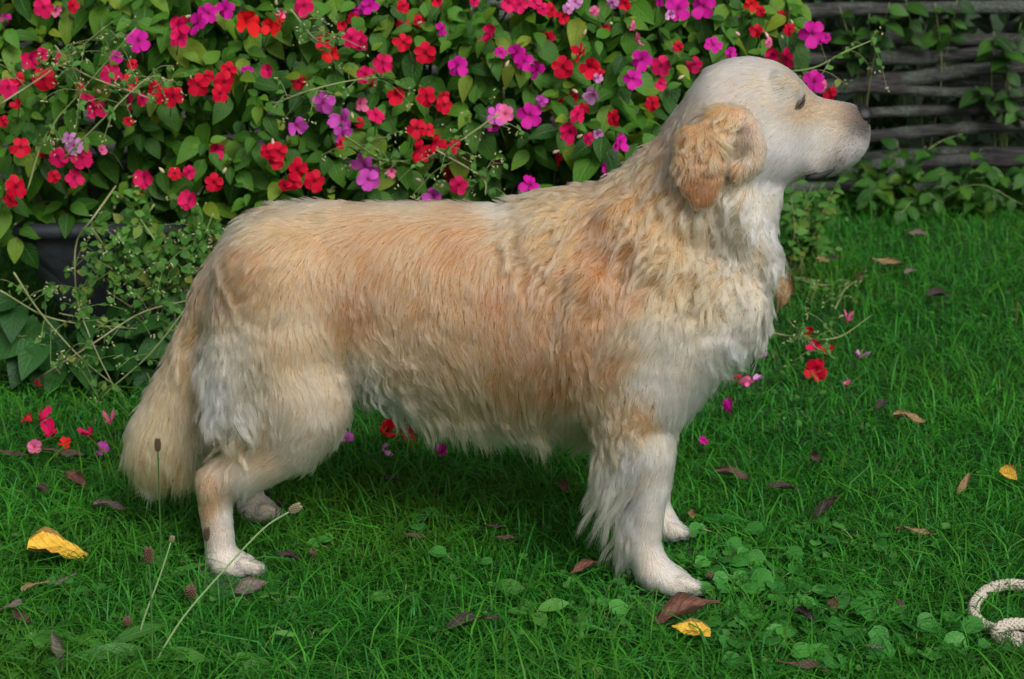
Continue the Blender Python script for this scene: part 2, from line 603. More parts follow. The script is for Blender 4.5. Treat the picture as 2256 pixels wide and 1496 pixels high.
# trunk
loft([(452, 650, 700, .02), (466, 590, 745, .055), (500, 535, 790, .082), (560, 488, 825, .098), (640, 462, 850, .104),
      (720, 456, 850, .103), (800, 455, 858, .103), (900, 454, 878, .114), (1000, 454, 905, .126), (1100, 462, 925, .132),
      (1200, 462, 940, .134), (1300, 470, 945, .134), (1400, 490, 935, .130), (1500, 520, 905, .120), (1560, 555, 850, .106),
      (1610, 590, 785, .082), (1642, 625, 728, .055), (1656, 655, 700, .022)], yc_body, 'torso', 0.03, 5)
# withers and neck
chain([(1250, 560, 128, .085, 0), (1370, 540, 135, .095, 0), (1470, 480, 135, .094, 0), (1555, 385, 122, .086, 0), (1600, 310, 115, .078, 0)],
      yc_body, 'torso', 0.05)
chain([(1600, 700, 80, .075, 0), (1620, 600, 70, .07, 0), (1640, 500, 66, .062, 0), (1660, 430, 56, .055, 0)], yc_body, 'torso', 0.045)
# the ruff that falls over the shoulder, and the fold of skin in front of the thigh
for s in (-1, 1):
    chain([(1360, 480, 30, .008, s * .080), (1410, 535, 40, .012, s * .095), (1480, 610, 48, .016, s * .098), (1560, 665, 54, .018, s * .086), (1630, 670, 48, .016, s * .064)], yc_body, 'torso', 0.020)
    chain([(1625, 430, 30, .014, s * .068), (1640, 500, 32, .016, s * .066), (1680, 560, 34, .018, s * .042)], yc_body, 'torso', 0.018)
    chain([(1300, 640, 40, .010, s * .122), (1275, 740, 34, .009, s * .126), (1268, 800, 20, .007, s * .126)], yc_body, 'torso', 0.014)
# hind legs
for sgn, reg in ((-1, 'nhind'), (1, 'fhind')):
    if sgn < 0:
        chain([(605, 620, 128, .060, -.058), (632, 760, 132, .060, -.070), (644, 850, 114, .054, -.075), (672, 905, 68, .045, -.080)], yc_body, reg, 0.022)
        chain([(680, 890, 66, .045, -.078), (638, 968, 70, .042, -.080), (552, 1032, 50, .033, -.082), (478, 1068, 34, .025, -.083)], yc_body, reg, 0.05)
        chain([(474, 1062, 33, .024, -.083), (474, 1120, 33, .023, -.085), (484, 1190, 30, .022, -.087), (486, 1228, 30, .024, -.088)], yc_body, reg, 0.02)
        chain([(492, 1236, 28, .030, -.088), (525, 1244, 24, .033, -.088), (540, 1247, 20, .031, -.088)], yc_body, reg, 0.015)
    else:
        chain([(610, 590, 118, .058, .055), (650, 730, 122, .054, .068), (690, 800, 100, .048, .085), (700, 850, 70, .042, .09)], yc_body, reg, 0.04)
        chain([(715, 830, 62, .042, .092), (660, 905, 50, .036, .10), (590, 955, 38, .029, .105), (545, 985, 31, .024, .108)], yc_body, reg, 0.035)
        chain([(543, 982, 31, .023, .108), (545, 1040, 30, .022, .109), (549, 1085, 28, .021, .11), (552, 1108, 28, .023, .11)], yc_body, reg, 0.02)
        chain([(558, 1118, 25, .029, .11), (580, 1124, 23, .033, .11), (590, 1127, 19, .031, .11)], yc_body, reg, 0.015)
for s in (-1, 1):                          # breeches
    chain([(525, 690, 42, .04, s * .055), (512, 780, 46, .042, s * .072), (522, 870, 48, .040, s * .080), (560, 935, 38, .034, s * .082)], yc_body, 'nhind' if s < 0 else 'fhind', 0.03)
# fore legs
chain([(1430, 730, 118, .052, -.078), (1415, 850, 104, .052, -.086), (1392, 930, 74, .046, -.092), (1418, 1000, 52, .037, -.094)], yc_body, 'nfore', 0.028)
chain([(1418, 985, 54, .037, -.092), (1428, 1070, 42, .030, -.098), (1420, 1150, 35, .026, -.102), (1416, 1200, 34, .026, -.105), (1432, 1245, 35, .027, -.107)], yc_body, 'nfore', 0.025)
chain([(1446, 1262, 33, .033, -.108), (1485, 1279, 26, .036, -.109), (1501, 1285, 21, .034, -.109)], yc_body, 'nfore', 0.015)
chain([(1430, 700, 110, .048, .06), (1440, 800, 95, .046, .07), (1425, 870, 70, .042, .08), (1435, 930, 50, .035, .088)], yc_body, 'ffore', 0.05)
chain([(1435, 925, 48, .035, .088), (1446, 1000, 37, .029, .095), (1444, 1060, 32, .026, .10), (1440, 1105, 30, .025, .102), (1450, 1140, 30, .026, .104)], yc_body, 'ffore', 0.025)
chain([(1458, 1152, 28, .031, .104), (1474, 1162, 23, .034, .104), (1484, 1166, 19, .032, .104)], yc_body, 'ffore', 0.015)
# toes
for tx, ty, dx, dy, yo, reg in ((1512, 1288, 24, 7, -.109, 'nfore'), (1488, 1168, 16, 5, .104, 'ffore'), (548, 1248, 22, 5, -.088, 'nhind'), (594, 1127, 16, 4, .11, 'fhind')):
    for k, (a, back) in enumerate(((-.026, 8), (-.009, 0), (.009, 0), (.026, 8))):
        chain([(tx - back - 4, ty - 2, 17, .0082, yo + a), (tx + dx - back, ty + dy, 14, .0078, yo + a)], yc_body, reg, 0.003)
# tail
chain([(505, 590, 26, .024, .01), (468, 640, 32, .030, .01), (448, 720, 40, .034, .012), (426, 815, 56, .040, .008), (404, 900, 76, .046, 0), (366, 968, 78, .046, -.01), (352, 988, 70, .042, -.012)], yc_body, 'tail', 0.026)
# head
loft([(1500, 260, 385, .040), (1530, 190, 415, .064), (1570, 148, 432, .074), (1615, 133, 436, .078), (1660, 131, 430, .078), (1705, 139, 412, .073),
      (1740, 160, 398, .064), (1766, 187, 390, .056), (1788, 214, 386, .050), (1815, 222, 387, .046), (1850, 227, 376, .043),
      (1878, 232, 363, .040), (1894, 238, 350, .035), (1903, 247, 334, .027), (1908, 262, 314, .014)], yc_head, 'head', 0.02, 2)
# brow, cheek, flews, chin
chain([(1745, 190, 18, .012, -.044), (1722, 180, 20, .012, -.05)], yc_head, 'head', 0.022)
chain([(1745, 190, 18, .012, .044), (1722, 180, 20, .012, .05)], yc_head, 'head', 0.022)
chain([(1690, 320, 62, .035, -.044), (1640, 330, 60, .03, -.05)], yc_head, 'head', 0.03)
chain([(1690, 320, 62, .035, .044), (1640, 330, 60, .03, .05)], yc_head, 'head', 0.03)
chain([(1872, 316, 34, .018, -.019), (1835, 336, 38, .019, -.027), (1790, 352, 35, .017, -.032)], yc_head, 'head', 0.012)
chain([(1872, 316, 34, .018, .019), (1835, 336, 38, .019, .027), (1790, 352, 35, .017, .032)], yc_head, 'head', 0.012)
# eye sockets
chain([(1765, 223, 12, .011, -.060)], yc_head, 'head', 0.010, sub=True)
chain([(1765, 223, 12, .011, .060)], yc_head, 'head', 0.010, sub=True)
# ears: a folded-back flap each side
for s in (-1, 1):
    chain([(1632, 258, 20, .012, s * .078), (1590, 268, 36, .013, s * .094), (1556, 325, 50, .012, s * .106), (1545, 390, 47, .010, s * .112), (1547, 424, 36, .008, s * .113)], yc_body, 'ear', 0.005)
    chain([(1520, 300, 26, .010, s * .108), (1506, 360, 22, .010, s * .112), (1512, 405, 16, .008, s * .112)], yc_body, 'ear', 0.005)
    chain([(1655, 280, 20, .010, s * .086), (1668, 325, 18, .011, s * .086), (1660, 360, 20, .011, s * .088), (1625, 380, 18, .010, s * .092)], yc_body, 'ear', 0.008)
    chain([(1640, 305, 26, .010, s * .080)], yc_body, 'ear', 0.012)
FIELD[:, :, 0] = 0.2
# locks and ripples of the coat as relief in the skin
_X, _Y, _Z = np.meshgrid(gx, gy, gz, indexing='ij')
_pp = np.stack([_X, _Y, _Z], -1).reshape(-1, 3)
_near = np.abs(FIELD.ravel()) < 0.03
_pp = _pp[_near]
_qx, _qy = proj(_pp)
_rip = np.zeros(len(_pp))
for cx, cy, rr, ang_, wl, am in ((1490, 500, 120, 50, 46, .0036), (1420, 400, 60, 40, 36, .003), (1225, 500, 62, 20, 40, .0034), (1640, 640, 75, 75, 44, .0034), (1560, 700, 80, 60, 48, .003),
                                 (1330, 720, 90, 70, 60, .0022), (515, 800, 70, 80, 46, .003), (560, 620, 80, 60, 50, .0022), (850, 790, 80, 55, 46, .003), (960, 720, 90, 100, 70, .0018), (1560, 330, 60, 80, 30, .0025)):
    a_ = R(ang_)
    u_ = _qx * math.cos(a_) + _qy * math.sin(a_); v_ = -_qx * math.sin(a_) + _qy * math.cos(a_)
    ph_ = 1.6 * np.sin(v_ / 37.0 + cx) + 1.1 * np.sin(v_ / 17.0 + u_ / 41.0) + 0.9 * np.sin(_pp[:, 1] * 60)
    _rip += 0.6 * am * np.exp(-((_qx - cx) ** 2 + (_qy - cy) ** 2) / (2 * (rr * .8) ** 2)) * np.sin(u_ * 6.283 / wl + ph_)
_fr = FIELD.ravel(); _fr[_near] -= _rip.astype(np.float32); FIELD = _fr.reshape(FIELD.shape)
del _X, _Y, _Z, _pp, _qx, _qy
# normalise the field so that it reads as distance near the skin
_g = np.gradient(FIELD, HG)
_m = np.sqrt(_g[0] ** 2 + _g[1] ** 2 + _g[2] ** 2)
FIELD = (FIELD / np.clip(_m, 0.5, 2.0)).astype(np.float32)
del _m
GRAD = [a.astype(np.float32) for a in _g]
del _g


def surface_nets(F):
    s = F < 0
    c = [s[i:i - 1 or None, j:j - 1 or None, k:k - 1 or None] for i in (0, 1) for j in (0, 1) for k in (0, 1)]
    anyv = np.logical_or.reduce(c); allv = np.logical_and.reduce(c)
    act = np.argwhere(anyv & ~allv)
    vid = -np.ones(anyv.shape, np.int64)
    vid[tuple(act.T)] = np.arange(len(act))
    acc = np.zeros((len(act), 3)); cnt = np.zeros(len(act))
    for ax in range(3):
        o1, o2 = [a for a in range(3) if a != ax]
        for d1 in (0, 1):
            for d2 in (0, 1):
                a = act.copy(); a[:, o1] += d1; a[:, o2] += d2
                b = a.copy(); b[:, ax] += 1
                fa, fb = F[tuple(a.T)], F[tuple(b.T)]
                m = (fa < 0) != (fb < 0)
                t = fa[m] / (fa[m] - fb[m])
                p = a[m].astype(float); p[:, ax] += t
                acc[m] += p; cnt[m] += 1
    v = acc / cnt[:, None]
    quads = []
    for ax in range(3):
        o1, o2 = (ax + 1) % 3, (ax + 2) % 3
        a = np.moveaxis(s, ax, 0)
        e = np.argwhere(np.moveaxis(a[:-1] != a[1:], 0, ax))
        e = e[(e[:, o1] > 0) & (e[:, o2] > 0)]
        q = []
        for d1, d2 in ((0, 0), (1, 0), (1, 1), (0, 1)):
            w = e.copy(); w[:, o1] -= d1; w[:, o2] -= d2
            w = np.minimum(w, np.array(vid.shape) - 1)
            q.append(vid[tuple(w.T)])
        q = np.stack(q, 1)
        q[~s[tuple(e.T)]] = q[~s[tuple(e.T)]][:, ::-1]
        quads.append(q)
    quads = np.vstack(quads)
    quads = quads[(quads >= 0).all(1)]
    return v * HG + np.array((GX0, GY0, GZ0)), quads


def samp(A, p):
    q = (p - np.array((GX0, GY0, GZ0))) / HG
    q = np.clip(q, 0, np.array(A.shape) - 1.001)
    i = q.astype(np.int32); t = (q - i).astype(np.float32)
    out = 0
    for a in (0, 1):
        for b in (0, 1):
            for c in (0, 1):
                w = (t[:, 0] if a else 1 - t[:, 0]) * (t[:, 1] if b else 1 - t[:, 1]) * (t[:, 2] if c else 1 - t[:, 2])
                out = out + w * A[i[:, 0] + a, i[:, 1] + b, i[:, 2] + c]
    return out


def field_grad(p):
    g = np.stack([samp(a, p) for a in GRAD], 1)
    return g / (np.linalg.norm(g, axis=1)[:, None] + 1e-6)


dv, dq = surface_nets(FIELD)

# ---- coat tables in photo pixels: flow (dx, dy), length cm, lift, wave mm
FLOW = np.array([
    # head
    (1640, 140, -1, .1, 1.2, .25, 0), (1570, 170, -.8, .6, 1.6, .3, 0), (1720, 170, -1, .1, .8, .2, 0), (1700, 240, -.9, .45, 1.2, .2, 0),
    (1760, 260, -.9, .4, .8, .2, 0), (1820, 235, -1, .1, .5, .2, 0), (1880, 260, -1, .1, .35, .2, 0), (1850, 300, -.9, .4, .5, .2, 0),
    (1890, 330, -.7, .7, .5, .3, 0), (1780, 340, -.9, .4, .9, .2, 0), (1710, 330, -.8, .6, 1.4, .2, 0), (1700, 395, -.7, .7, 1.8, .2, 1),
    (1660, 300, -.6, .8, 1.2, .3, 0), (1620, 220, -.75, .65, 1.8, .25, 1), (1800, 385, -.8, .4, .5, .2, 0),
    # neck
    (1510, 230, -.6, .8, 2.8, .5, 2.5), (1460, 300, -.65, .75, 3.4, .5, 4), (1420, 370, -.8, .5, 3.4, .45, 3), (1500, 420, -.5, .85, 3.2, .3, 4),
    (1440, 450, -.75, .65, 3.6, .3, 5), (1540, 500, -.5, .85, 3.4, .3, 4), (1620, 470, -.35, .95, 3.6, .35, 4.5), (1690, 460, -.2, 1, 2.6, .25, 3), (1600, 420, -.4, .9, 3.4, .35, 4),
    (1690, 540, -.15, 1, 3.4, .35, 4.5), (1580, 580, -.75, .6, 3.8, .35, 5), (1480, 560, -.8, .6, 3.8, .3, 4), (1640, 620, -.4, .9, 3.4, .35, 5),
    (1350, 440, -.55, .85, 3.8, .35, 3), (1360, 540, -.45, .9, 3.4, .25, 2), (1420, 640, -.6, .8, 3.4, .28, 2), (1520, 660, -.75, .65, 4.0, .4, 5),
    # withers, back
    (1250, 440, -1, .25, 4.0, .4, 5), (1200, 520, -.8, .6, 4.2, .3, 7), (1260, 560, -.6, .8, 3.6, .25, 4), (1120, 460, -1, .35, 2.8, .35, 1),
    (1000, 460, -1, .3, 2.6, .3, 1), (850, 455, -1, .3, 2.6, .3, 1), (720, 446, -1, .0, 3.4, .95, 2), (640, 452, -1, .05, 3.8, 1.0, 3), (580, 480, -.9, .3, 3.8, .8, 3),
    (540, 500, -.85, .5, 3.4, .4, 2),
    # flank
    (1000, 540, -.55, .85, 2.6, .16, 1), (850, 540, -.5, .87, 2.6, .16, 1), (1100, 620, -.25, .97, 2.6, .16, 1), (950, 650, -.35, .93, 2.8, .17, 1.5),
    (820, 650, .35, .9, 3.0, .2, 1.5), (850, 720, .65, .75, 3.4, .2, 2), (800, 760, .5, .85, 3.4, .25, 3), (950, 760, .15, 1, 3.0, .18, 1.5), (1080, 760, .0, 1, 2.8, .15, 1),
    (1200, 700, -.1, 1, 3.2, .2, 2), (1180, 820, .1, 1, 3.0, .15, 1), (950, 850, .6, .8, 3.8, .2, 2), (1060, 880, .6, .8, 4.0, .2, 1.2),
    (1230, 900, .1, 1, 3.4, .15, 1), (1200, 650, -.6, .8, 3.6, .3, 2),
    # belly fringe
    (800, 850, .25, 1, 3.6, .3, 5), (860, 880, .45, .88, 4.3, .25, 4), (940, 900, .5, .87, 4.5, .2, 3), (1050, 930, .5, .85, 5.0, .25, 2), (1180, 950, .3, .9, 4.3, .2, 2),
    # shoulder, chest, upper arm
    (1300, 640, -.5, .87, 3.8, .28, 3), (1280, 740, -.25, .97, 3.8, .28, 3), (1330, 720, -.55, .83, 3.6, .25, 2), (1380, 800, -.6, .8, 3.4, .25, 2),
    (1300, 820, .1, 1, 3.8, .3, 3), (1340, 900, -.3, .95, 4.2, .35, 5), (1420, 760, -.55, .83, 3.2, .2, 1), (1470, 800, -.35, .94, 3.2, .2, 1),
    (1540, 760, .15, 1, 3.6, .3, 2), (1600, 760, .15, .97, 3.4, .3, 3), (1650, 720, 0, 1, 3.2, .3, 3.5), (1560, 860, -.2, 1, 4.0, .35, 2), (1500, 900, -.3, 1, 3.6, .3, 1),
    (1400, 920, -.6, .8, 3.8, .4, 6), (1440, 940, -.3, .95, 2.8, .2, 1),
    # fore leg
    (1450, 1020, -.35, .94, 1.6, .15, 0), (1440, 1100, -.15, 1, 1.1, .12, 0), (1425, 1190, -.1, 1, .9, .12, 0), (1440, 1240, .3, .95, .7, .15, 0), (1500, 1285, .9, .4, .6, .2, 0),
    (1385, 1000, -.7, .7, 6.0, .5, 4), (1384, 1060, -.7, .7, 7.0, .5, 4), (1383, 1130, -.7, .7, 6.4, .45, 4), (1384, 1190, -.55, .83, 4.4, .35, 3), (1392, 1230, -.1, 1, 1.5, .2, 0),
    # rump, thigh
    (560, 570, -.5, .86, 3.2, .25, 2), (620, 560, -.5, .86, 2.8, .2, 1), (500, 640, -.35, .94, 3.4, .25, 2), (600, 640, .15, 1, 3.4, .22, 2.4), (700, 560, -.5, .87, 2.6, .16, 1),
    (700, 660, -.15, 1, 2.8, .16, 1), (650, 740, 0, 1, 2.6, .16, 1), (740, 740, 0, 1, 2.6, .16, 1), (570, 740, -.05, 1, 3.4, .22, 1.5), (510, 780, -.2, .97, 6.0, .35, 5),
    (510, 860, 0, 1, 5.5, .35, 6), (600, 850, .15, 1, 3.2, .2, 1), (690, 850, .1, 1, 3.0, .2, 1), (740, 860, .1, 1, 3.4, .25, 2), (560, 920, -.2, .97, 3.4, .3, 3), (680, 930, -.5, .87, 2.6, .2, 2),
    # hind leg
    (600, 1000, -.85, .5, 1.8, .15, 0), (520, 1030, -.7, .7, 1.8, .2, 1), (530, 970, -.3, .95, 4.5, .45, 6), (470, 1060, -.1, 1, 1.0, .15, 0), (475, 1140, 0, 1, .8, .12, 0),
    (490, 1220, .1, 1, .7, .15, 0), (550, 1248, 1, .3, .6, .2, 0)], float)
FLOW_TAIL = np.array([
    (520, 545, -.8, .6, 3.0, .3, 1), (465, 620, -.35, .93, 3.6, .3, 3), (448, 720, -.4, .9, 4.6, .35, 4), (420, 820, -.5, .86, 5.2, .3, 2), (385, 920, -.45, .9, 5.6, .3, 1),
    (300, 965, -.35, .93, 4.0, .3, 1), (340, 1000, -.05, 1, 3.8, .25, 1), (420, 960, -.1, 1, 4.6, .25, 1), (470, 900, -.1, 1, 5.5, .3, 2)], float)
FLOW_EAR = np.array([
    (1640, 262, -.7, .7, 1.4, .3, 3), (1590, 255, -.6, .8, 2.0, .35, 4), (1520, 285, -.3, .95, 2.4, .25, 4), (1570, 310, -.1, 1, 2.4, .2, 4), (1500, 350, -.1, 1, 2.2, .2, 3),
    (1590, 340, 0, 1, 2.0, .2, 3), (1545, 350, 0, 1, 1.6, .12, 1.5), (1545, 385, 0, 1, .8, .06, 0), (1546, 430, 0, 1, .6, .06, 0), (1575, 400, 0, 1, .8, .06, 0), (1510, 395, 0, 1, .9, .08, 0),
    (1660, 300, .3, .9, 1.3, .2, 1), (1672, 340, -.3, 1, 1.4, .25, 3), (1630, 380, -.3, .9, 1.6, .2, 3)], float)
TINT = [
    (1650, 150, 225, 208, 180), (1560, 180, 228, 208, 175), (1700, 200, 230, 215, 190), (1760, 190, 225, 205, 175), (1720, 300, 226, 216, 200), (1800, 240, 224, 202, 170),
    (1835, 235, 220, 196, 160), (1872, 250, 200, 172, 142), (1898, 258, 48, 44, 44), (1896, 240, 70, 60, 56), (1840, 285, 222, 205, 182), (1885, 320, 216, 210, 206), (1900, 282, 96, 90, 88), (1882, 264, 150, 128, 112), (1845, 372, 150, 140, 132), (1780, 340, 222, 214, 200), (1700, 380, 220, 208, 185),
    (1640, 200, 226, 208, 180), (1540, 240, 215, 180, 135), (1500, 290, 200, 155, 105), (1620, 240, 220, 192, 150), (1770, 250, 216, 188, 150), (1800, 300, 228, 220, 206),
    (1430, 330, 216, 186, 140), (1440, 400, 208, 168, 118), (1400, 450, 210, 172, 124), (1520, 500, 212, 178, 132), (1600, 450, 218, 196, 160), (1680, 480, 230, 218, 196),
    (1640, 560, 220, 196, 160), (1480, 600, 214, 182, 136), (1560, 650, 214, 184, 142), (1660, 620, 228, 206, 172), (1330, 480, 198, 148, 94), (1380, 540, 202, 156, 102), (1400, 640, 192, 146, 96),
    (1330, 600, 194, 146, 96), (1300, 700, 196, 150, 102), (1250, 640, 200, 155, 108), (1240, 480, 216, 182, 134), (1200, 560, 208, 166, 118), (1190, 610, 197, 150, 102), (1280, 450, 216, 182, 134),
    (1600, 760, 230, 217, 192), (1500, 760, 224, 207, 178), (1450, 720, 226, 206, 170), (1560, 860, 226, 213, 190), (1420, 900, 197, 152, 105), (1350, 800, 192, 146, 100), (1330, 880, 206, 172, 128),
    (1480, 880, 222, 207, 182), (1300, 780, 192, 146, 98), (1440, 820, 226, 212, 186), (1390, 760, 208, 178, 136),
    (700, 436, 235, 212, 180), (900, 438, 235, 208, 172), (1100, 444, 238, 212, 178), (720, 480, 214, 174, 128), (900, 485, 208, 163, 116), (1050, 490, 206, 160, 113), (640, 480, 216, 176, 130), (560, 480, 226, 191, 150),
    (800, 520, 206, 161, 115), (1000, 540, 201, 155, 108), (1100, 650, 196, 149, 100), (900, 650, 206, 166, 122), (800, 640, 196, 150, 105), (1000, 760, 201, 163, 118), (1150, 780, 196, 151, 102),
    (1230, 850, 184, 138, 90), (1100, 880, 192, 151, 105), (900, 800, 206, 173, 130), (1000, 890, 208, 174, 130), (1150, 955, 208, 197, 172), (1000, 960, 222, 206, 176), (850, 890, 228, 212, 184), (870, 770, 204, 164, 120), (960, 830, 206, 170, 126),
    (800, 820, 220, 202, 172), (780, 690, 190, 142, 96), (1170, 930, 196, 168, 122), (1250, 930, 200, 180, 145),
    (500, 600, 201, 156, 108), (560, 560, 206, 161, 112), (600, 640, 210, 172, 126), (480, 640, 200, 154, 106), (650, 690, 214, 184, 146), (700, 620, 206, 166, 125), (600, 750, 210, 176, 130),
    (515, 730, 222, 196, 158), (500, 810, 236, 221, 194), (530, 880, 230, 211, 178), (580, 820, 218, 190, 148), (680, 790, 210, 184, 142), (740, 720, 201, 166, 125), (620, 860, 216, 192, 152), (700, 900, 217, 197, 162), (740, 860, 202, 177, 137),
    (530, 960, 206, 160, 115), (580, 990, 217, 182, 142), (470, 1040, 210, 170, 130), (540, 1040, 224, 206, 180), (455, 1120, 204, 164, 124), (500, 1140, 230, 220, 205), (500, 1240, 236, 226, 213), (640, 980, 224, 206, 176),
    (1420, 1000, 222, 210, 186), (1430, 1100, 230, 222, 207), (1420, 1200, 230, 217, 200), (1480, 1280, 234, 224, 212), (1390, 1060, 220, 198, 164), (1388, 1150, 222, 196, 158), (1386, 1200, 226, 212, 190)]
TINT_TAIL = [(470, 620, 196, 149, 102), (440, 760, 208, 164, 118), (400, 850, 218, 176, 130), (350, 950, 226, 186, 141), (300, 1000, 222, 178, 132), (380, 1040, 218, 168, 118), (460, 950, 228, 198, 156)]
TINT_EAR = [(1600, 265, 212, 172, 126), (1530, 300, 204, 164, 120), (1560, 350, 202, 160, 118), (1546, 395, 190, 144, 102), (1546, 430, 186, 138, 96), (1500, 340, 202, 160, 114), (1650, 290, 228, 196, 176), (1655, 340, 224, 198, 170), (1610, 390, 200, 158, 112)]
DARKEN = []


def idw(q, pts, vals, pw=3.4, chunk=20000, eps=60.0):
    out = np.empty((len(q), vals.shape[1]), np.float32)
    for i in range(0, len(q), chunk):
        d = ((q[i:i + chunk, None, :] - pts[None]) ** 2).sum(2) + eps
        w = d ** (-pw / 2)
        w /= w.sum(1)[:, None]
        out[i:i + chunk] = w @ vals
    return out


def photo_side(p):
    """photo pixels of places on the dog; the far flank is mirrored to the near one"""
    p = np.array(p)
    yc = np.where(p[:, 0] > 0.36, yc_head(p[:, 0]), yc_body(p[:, 0]))
    far = p[:, 1] > yc
    p[far, 1] = 2 * yc[far] - p[far, 1]
    return np.stack(proj(p), 1)


def region_of(p):
    i = np.clip(np.round((p - np.array((GX0, GY0, GZ0))) / HG).astype(int), 0, np.array((NX, NY, NZ)) - 1)
    return REG[i[:, 0], i[:, 1], i[:, 2]]


def coat(p, reg):
    q = photo_side(p)
    fl = np.empty((len(p), 5), np.float32); tn = np.empty((len(p), 3), np.float32)
    for sel, F, T in ((reg == 2, FLOW_EAR, TINT_EAR), (reg == 3, FLOW_TAIL, TINT_TAIL), ((reg != 2) & (reg != 3), FLOW, TINT)):
        if sel.any():
            T = np.array(T, float)
            fl[sel] = idw(q[sel], F[:, :2], F[:, 2:], 3.0)
            tn[sel] = idw(q[sel], T[:, :2], lin(T[:, 2:]), 3.4, eps=500.0)
    return q, fl, tn


# ---- the body itself
_reg = region_of(dv)
_q, _fl, _tn = coat(dv, _reg)
m = Mat("dog_skin")
_a = m.n("Attribute", p_attribute_name="tint")
_bs = m.n("BsdfPrincipled", Base_Color=_a.outputs['Color'], Roughness=0.75)
dog = big_mesh("dog", dv, dq, m.finish(_bs), smooth=True, attrs={"tint": _tn ** 1.3 * 0.6})
tag(dog, "cream and caramel long-haired dog standing side-on in the grass, head up", "dog")

# ---- fur
m = Mat("dog_fur")
_a = m.n("Attribute", p_attribute_name="tint")
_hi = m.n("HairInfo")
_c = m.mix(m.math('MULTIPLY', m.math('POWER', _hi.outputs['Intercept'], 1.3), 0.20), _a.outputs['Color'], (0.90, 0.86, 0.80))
_h = m.n("BsdfHairPrincipled", p_model='CHIANG', p_parametrization='COLOR')
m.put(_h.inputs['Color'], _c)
m.put(_h.inputs['Roughness'], 0.42)
m.put(_h.inputs['Radial Roughness'], 0.62)
m.put(_h.inputs['Coat'], 0.0)
m.put(_h.inputs['IOR'], 1.45)
m.put(_h.inputs['Random Roughness'], 0.2)
FUR = m.finish(_h)

N_FUR = 210000
K_PTS = 8
tri = np.vstack([dq[:, [0, 1, 2]], dq[:, [0, 2, 3]]])
e1, e2 = dv[tri[:, 1]] - dv[tri[:, 0]], dv[tri[:, 2]] - dv[tri[:, 0]]
area = 0.5 * np.linalg.norm(np.cross(e1, e2), axis=1)
cen = dv[tri].mean(1)
_cr = region_of(cen)
dens = np.ones(len(tri))
_yc = np.where(cen[:, 0] > 0.36, yc_head(cen[:, 0]), yc_body(cen[:, 0]))
dens[cen[:, 1] > _yc + 0.03] = 0.45
dens[_cr == 1] *= 1.9
dens[(_cr >= 4)] *= 1.25
dens[_cr == 2] *= 1.5
pr = area * dens
ti = rng.choice(len(tri), N_FUR, p=pr / pr.sum())
u, v = rng.random(N_FUR), rng.random(N_FUR)
fl_ = u + v > 1
u[fl_], v[fl_] = 1 - u[fl_], 1 - v[fl_]
root = dv[tri[ti, 0]] + u[:, None] * e1[ti] + v[:, None] * e2[ti]
reg = region_of(root)
q, fl, tn = coat(root, reg)
# bare spots: nose pad, eyes, mouth
bare = ((reg == 1) & (((q[:, 0] - 1904) / 15) ** 2 + ((q[:, 1] - 254) / 23) ** 2 < 1)) | ((reg == 1) & (((q[:, 0] - 1763) / 12) ** 2 + ((q[:, 1] - 225) / 12) ** 2 < 1))
bare |= (reg == 1) & (((q[:, 0] - 1808) / 36) ** 2 + ((q[:, 1] - 386) / 10) ** 2 < 1)
keep = ~bare
root, reg, q, fl, tn = root[keep], reg[keep], q[keep], fl[keep], tn[keep]
N = len(root)
nor = field_grad(root)
# clumps: three sizes of locks
def clumps(count, pts):
    ci = rng.choice(N, count, replace=False)
    kd = kdtree.KDTree(count)
    for j, c in enumerate(ci): kd.insert(pts[c], j)
    kd.balance()
    return ci, np.fromiter((kd.find(p)[1] for p in pts), np.int64, len(pts))
ci, cid = clumps(26000, root)
def vnoise(p, s, seed):
    return np.fromiter((mnoise.noise((a[0] * s + seed, a[1] * s, a[2] * s)) for a in p), np.float32, len(p))
cn1 = vnoise(root, 22, 3.1); cn2 = vnoise(root, 48, 11.7); cn3 = vnoise(root, 10, 5.5); cn4 = vnoise(root, 34, 21.3)
ang = 0.75 * cn1 + 0.30 * cn2 + 0.6 * cn3 + rng.normal(0, 0.10, N) + (rng.normal(0, 0.07, len(ci)))[cid]
cj, cjd = clumps(9500, root)
_w = fl[:, 4] > 2.6
ci = np.concatenate([ci, cj]); cid = np.where(_w, 26000 + cjd, cid)
wavy = np.clip(fl[:, 4] / 5.0, 0, 1.4)
ang *= 0.40 + 0.95 * wavy
ca, sa = np.cos(ang), np.sin(ang)
fx, fz = fl[:, 0].copy(), -fl[:, 1].copy()
fx, fz = fx * ca - fz * sa, fx * sa + fz * ca
f3 = np.stack([fx, np.zeros(N), fz], 1)
f3 /= np.linalg.norm(f3, axis=1)[:, None] + 1e-6
fdn = (f3 * nor).sum(1)
t0 = f3 - nor * fdn[:, None]
ln = np.linalg.norm(t0, axis=1)
t0 = np.where(ln[:, None] > 0.15, t0 / (ln[:, None] + 1e-6), np.array((0, 0, -1.0)) * 0.3 + t0)
lenr = rng.random(len(ci)) * 0.35 + 0.8
lock = (rng.random(len(ci)) < 0.30 + 0.35 * np.clip(fl[ci, 4] / 4.0, 0, 1))[cid]
wv = np.clip((fl[:, 4] - 1.5) / 2.5, 0, 1)
length = np.where(reg == 1, 1.45, np.where((reg >= 4) & (fl[:, 2] < 2.0) & (fl[:, 2] > 0.75), 1.35, 1.0)) * 1.15 * np.where(lock, 1.12 + 0.28 * wv, 0.92 - 0.25 * wv) * (1 + 0.25 * cn2) * fl[:, 2] * 0.01 * lenr[cid] * (0.72 + 0.4 * rng.random(N)) * np.where((rng.random(N) < 0.05) & (fl[:, 2] > 2.4), 1.35, 1.0)
side_face = np.abs(nor[:, 1])
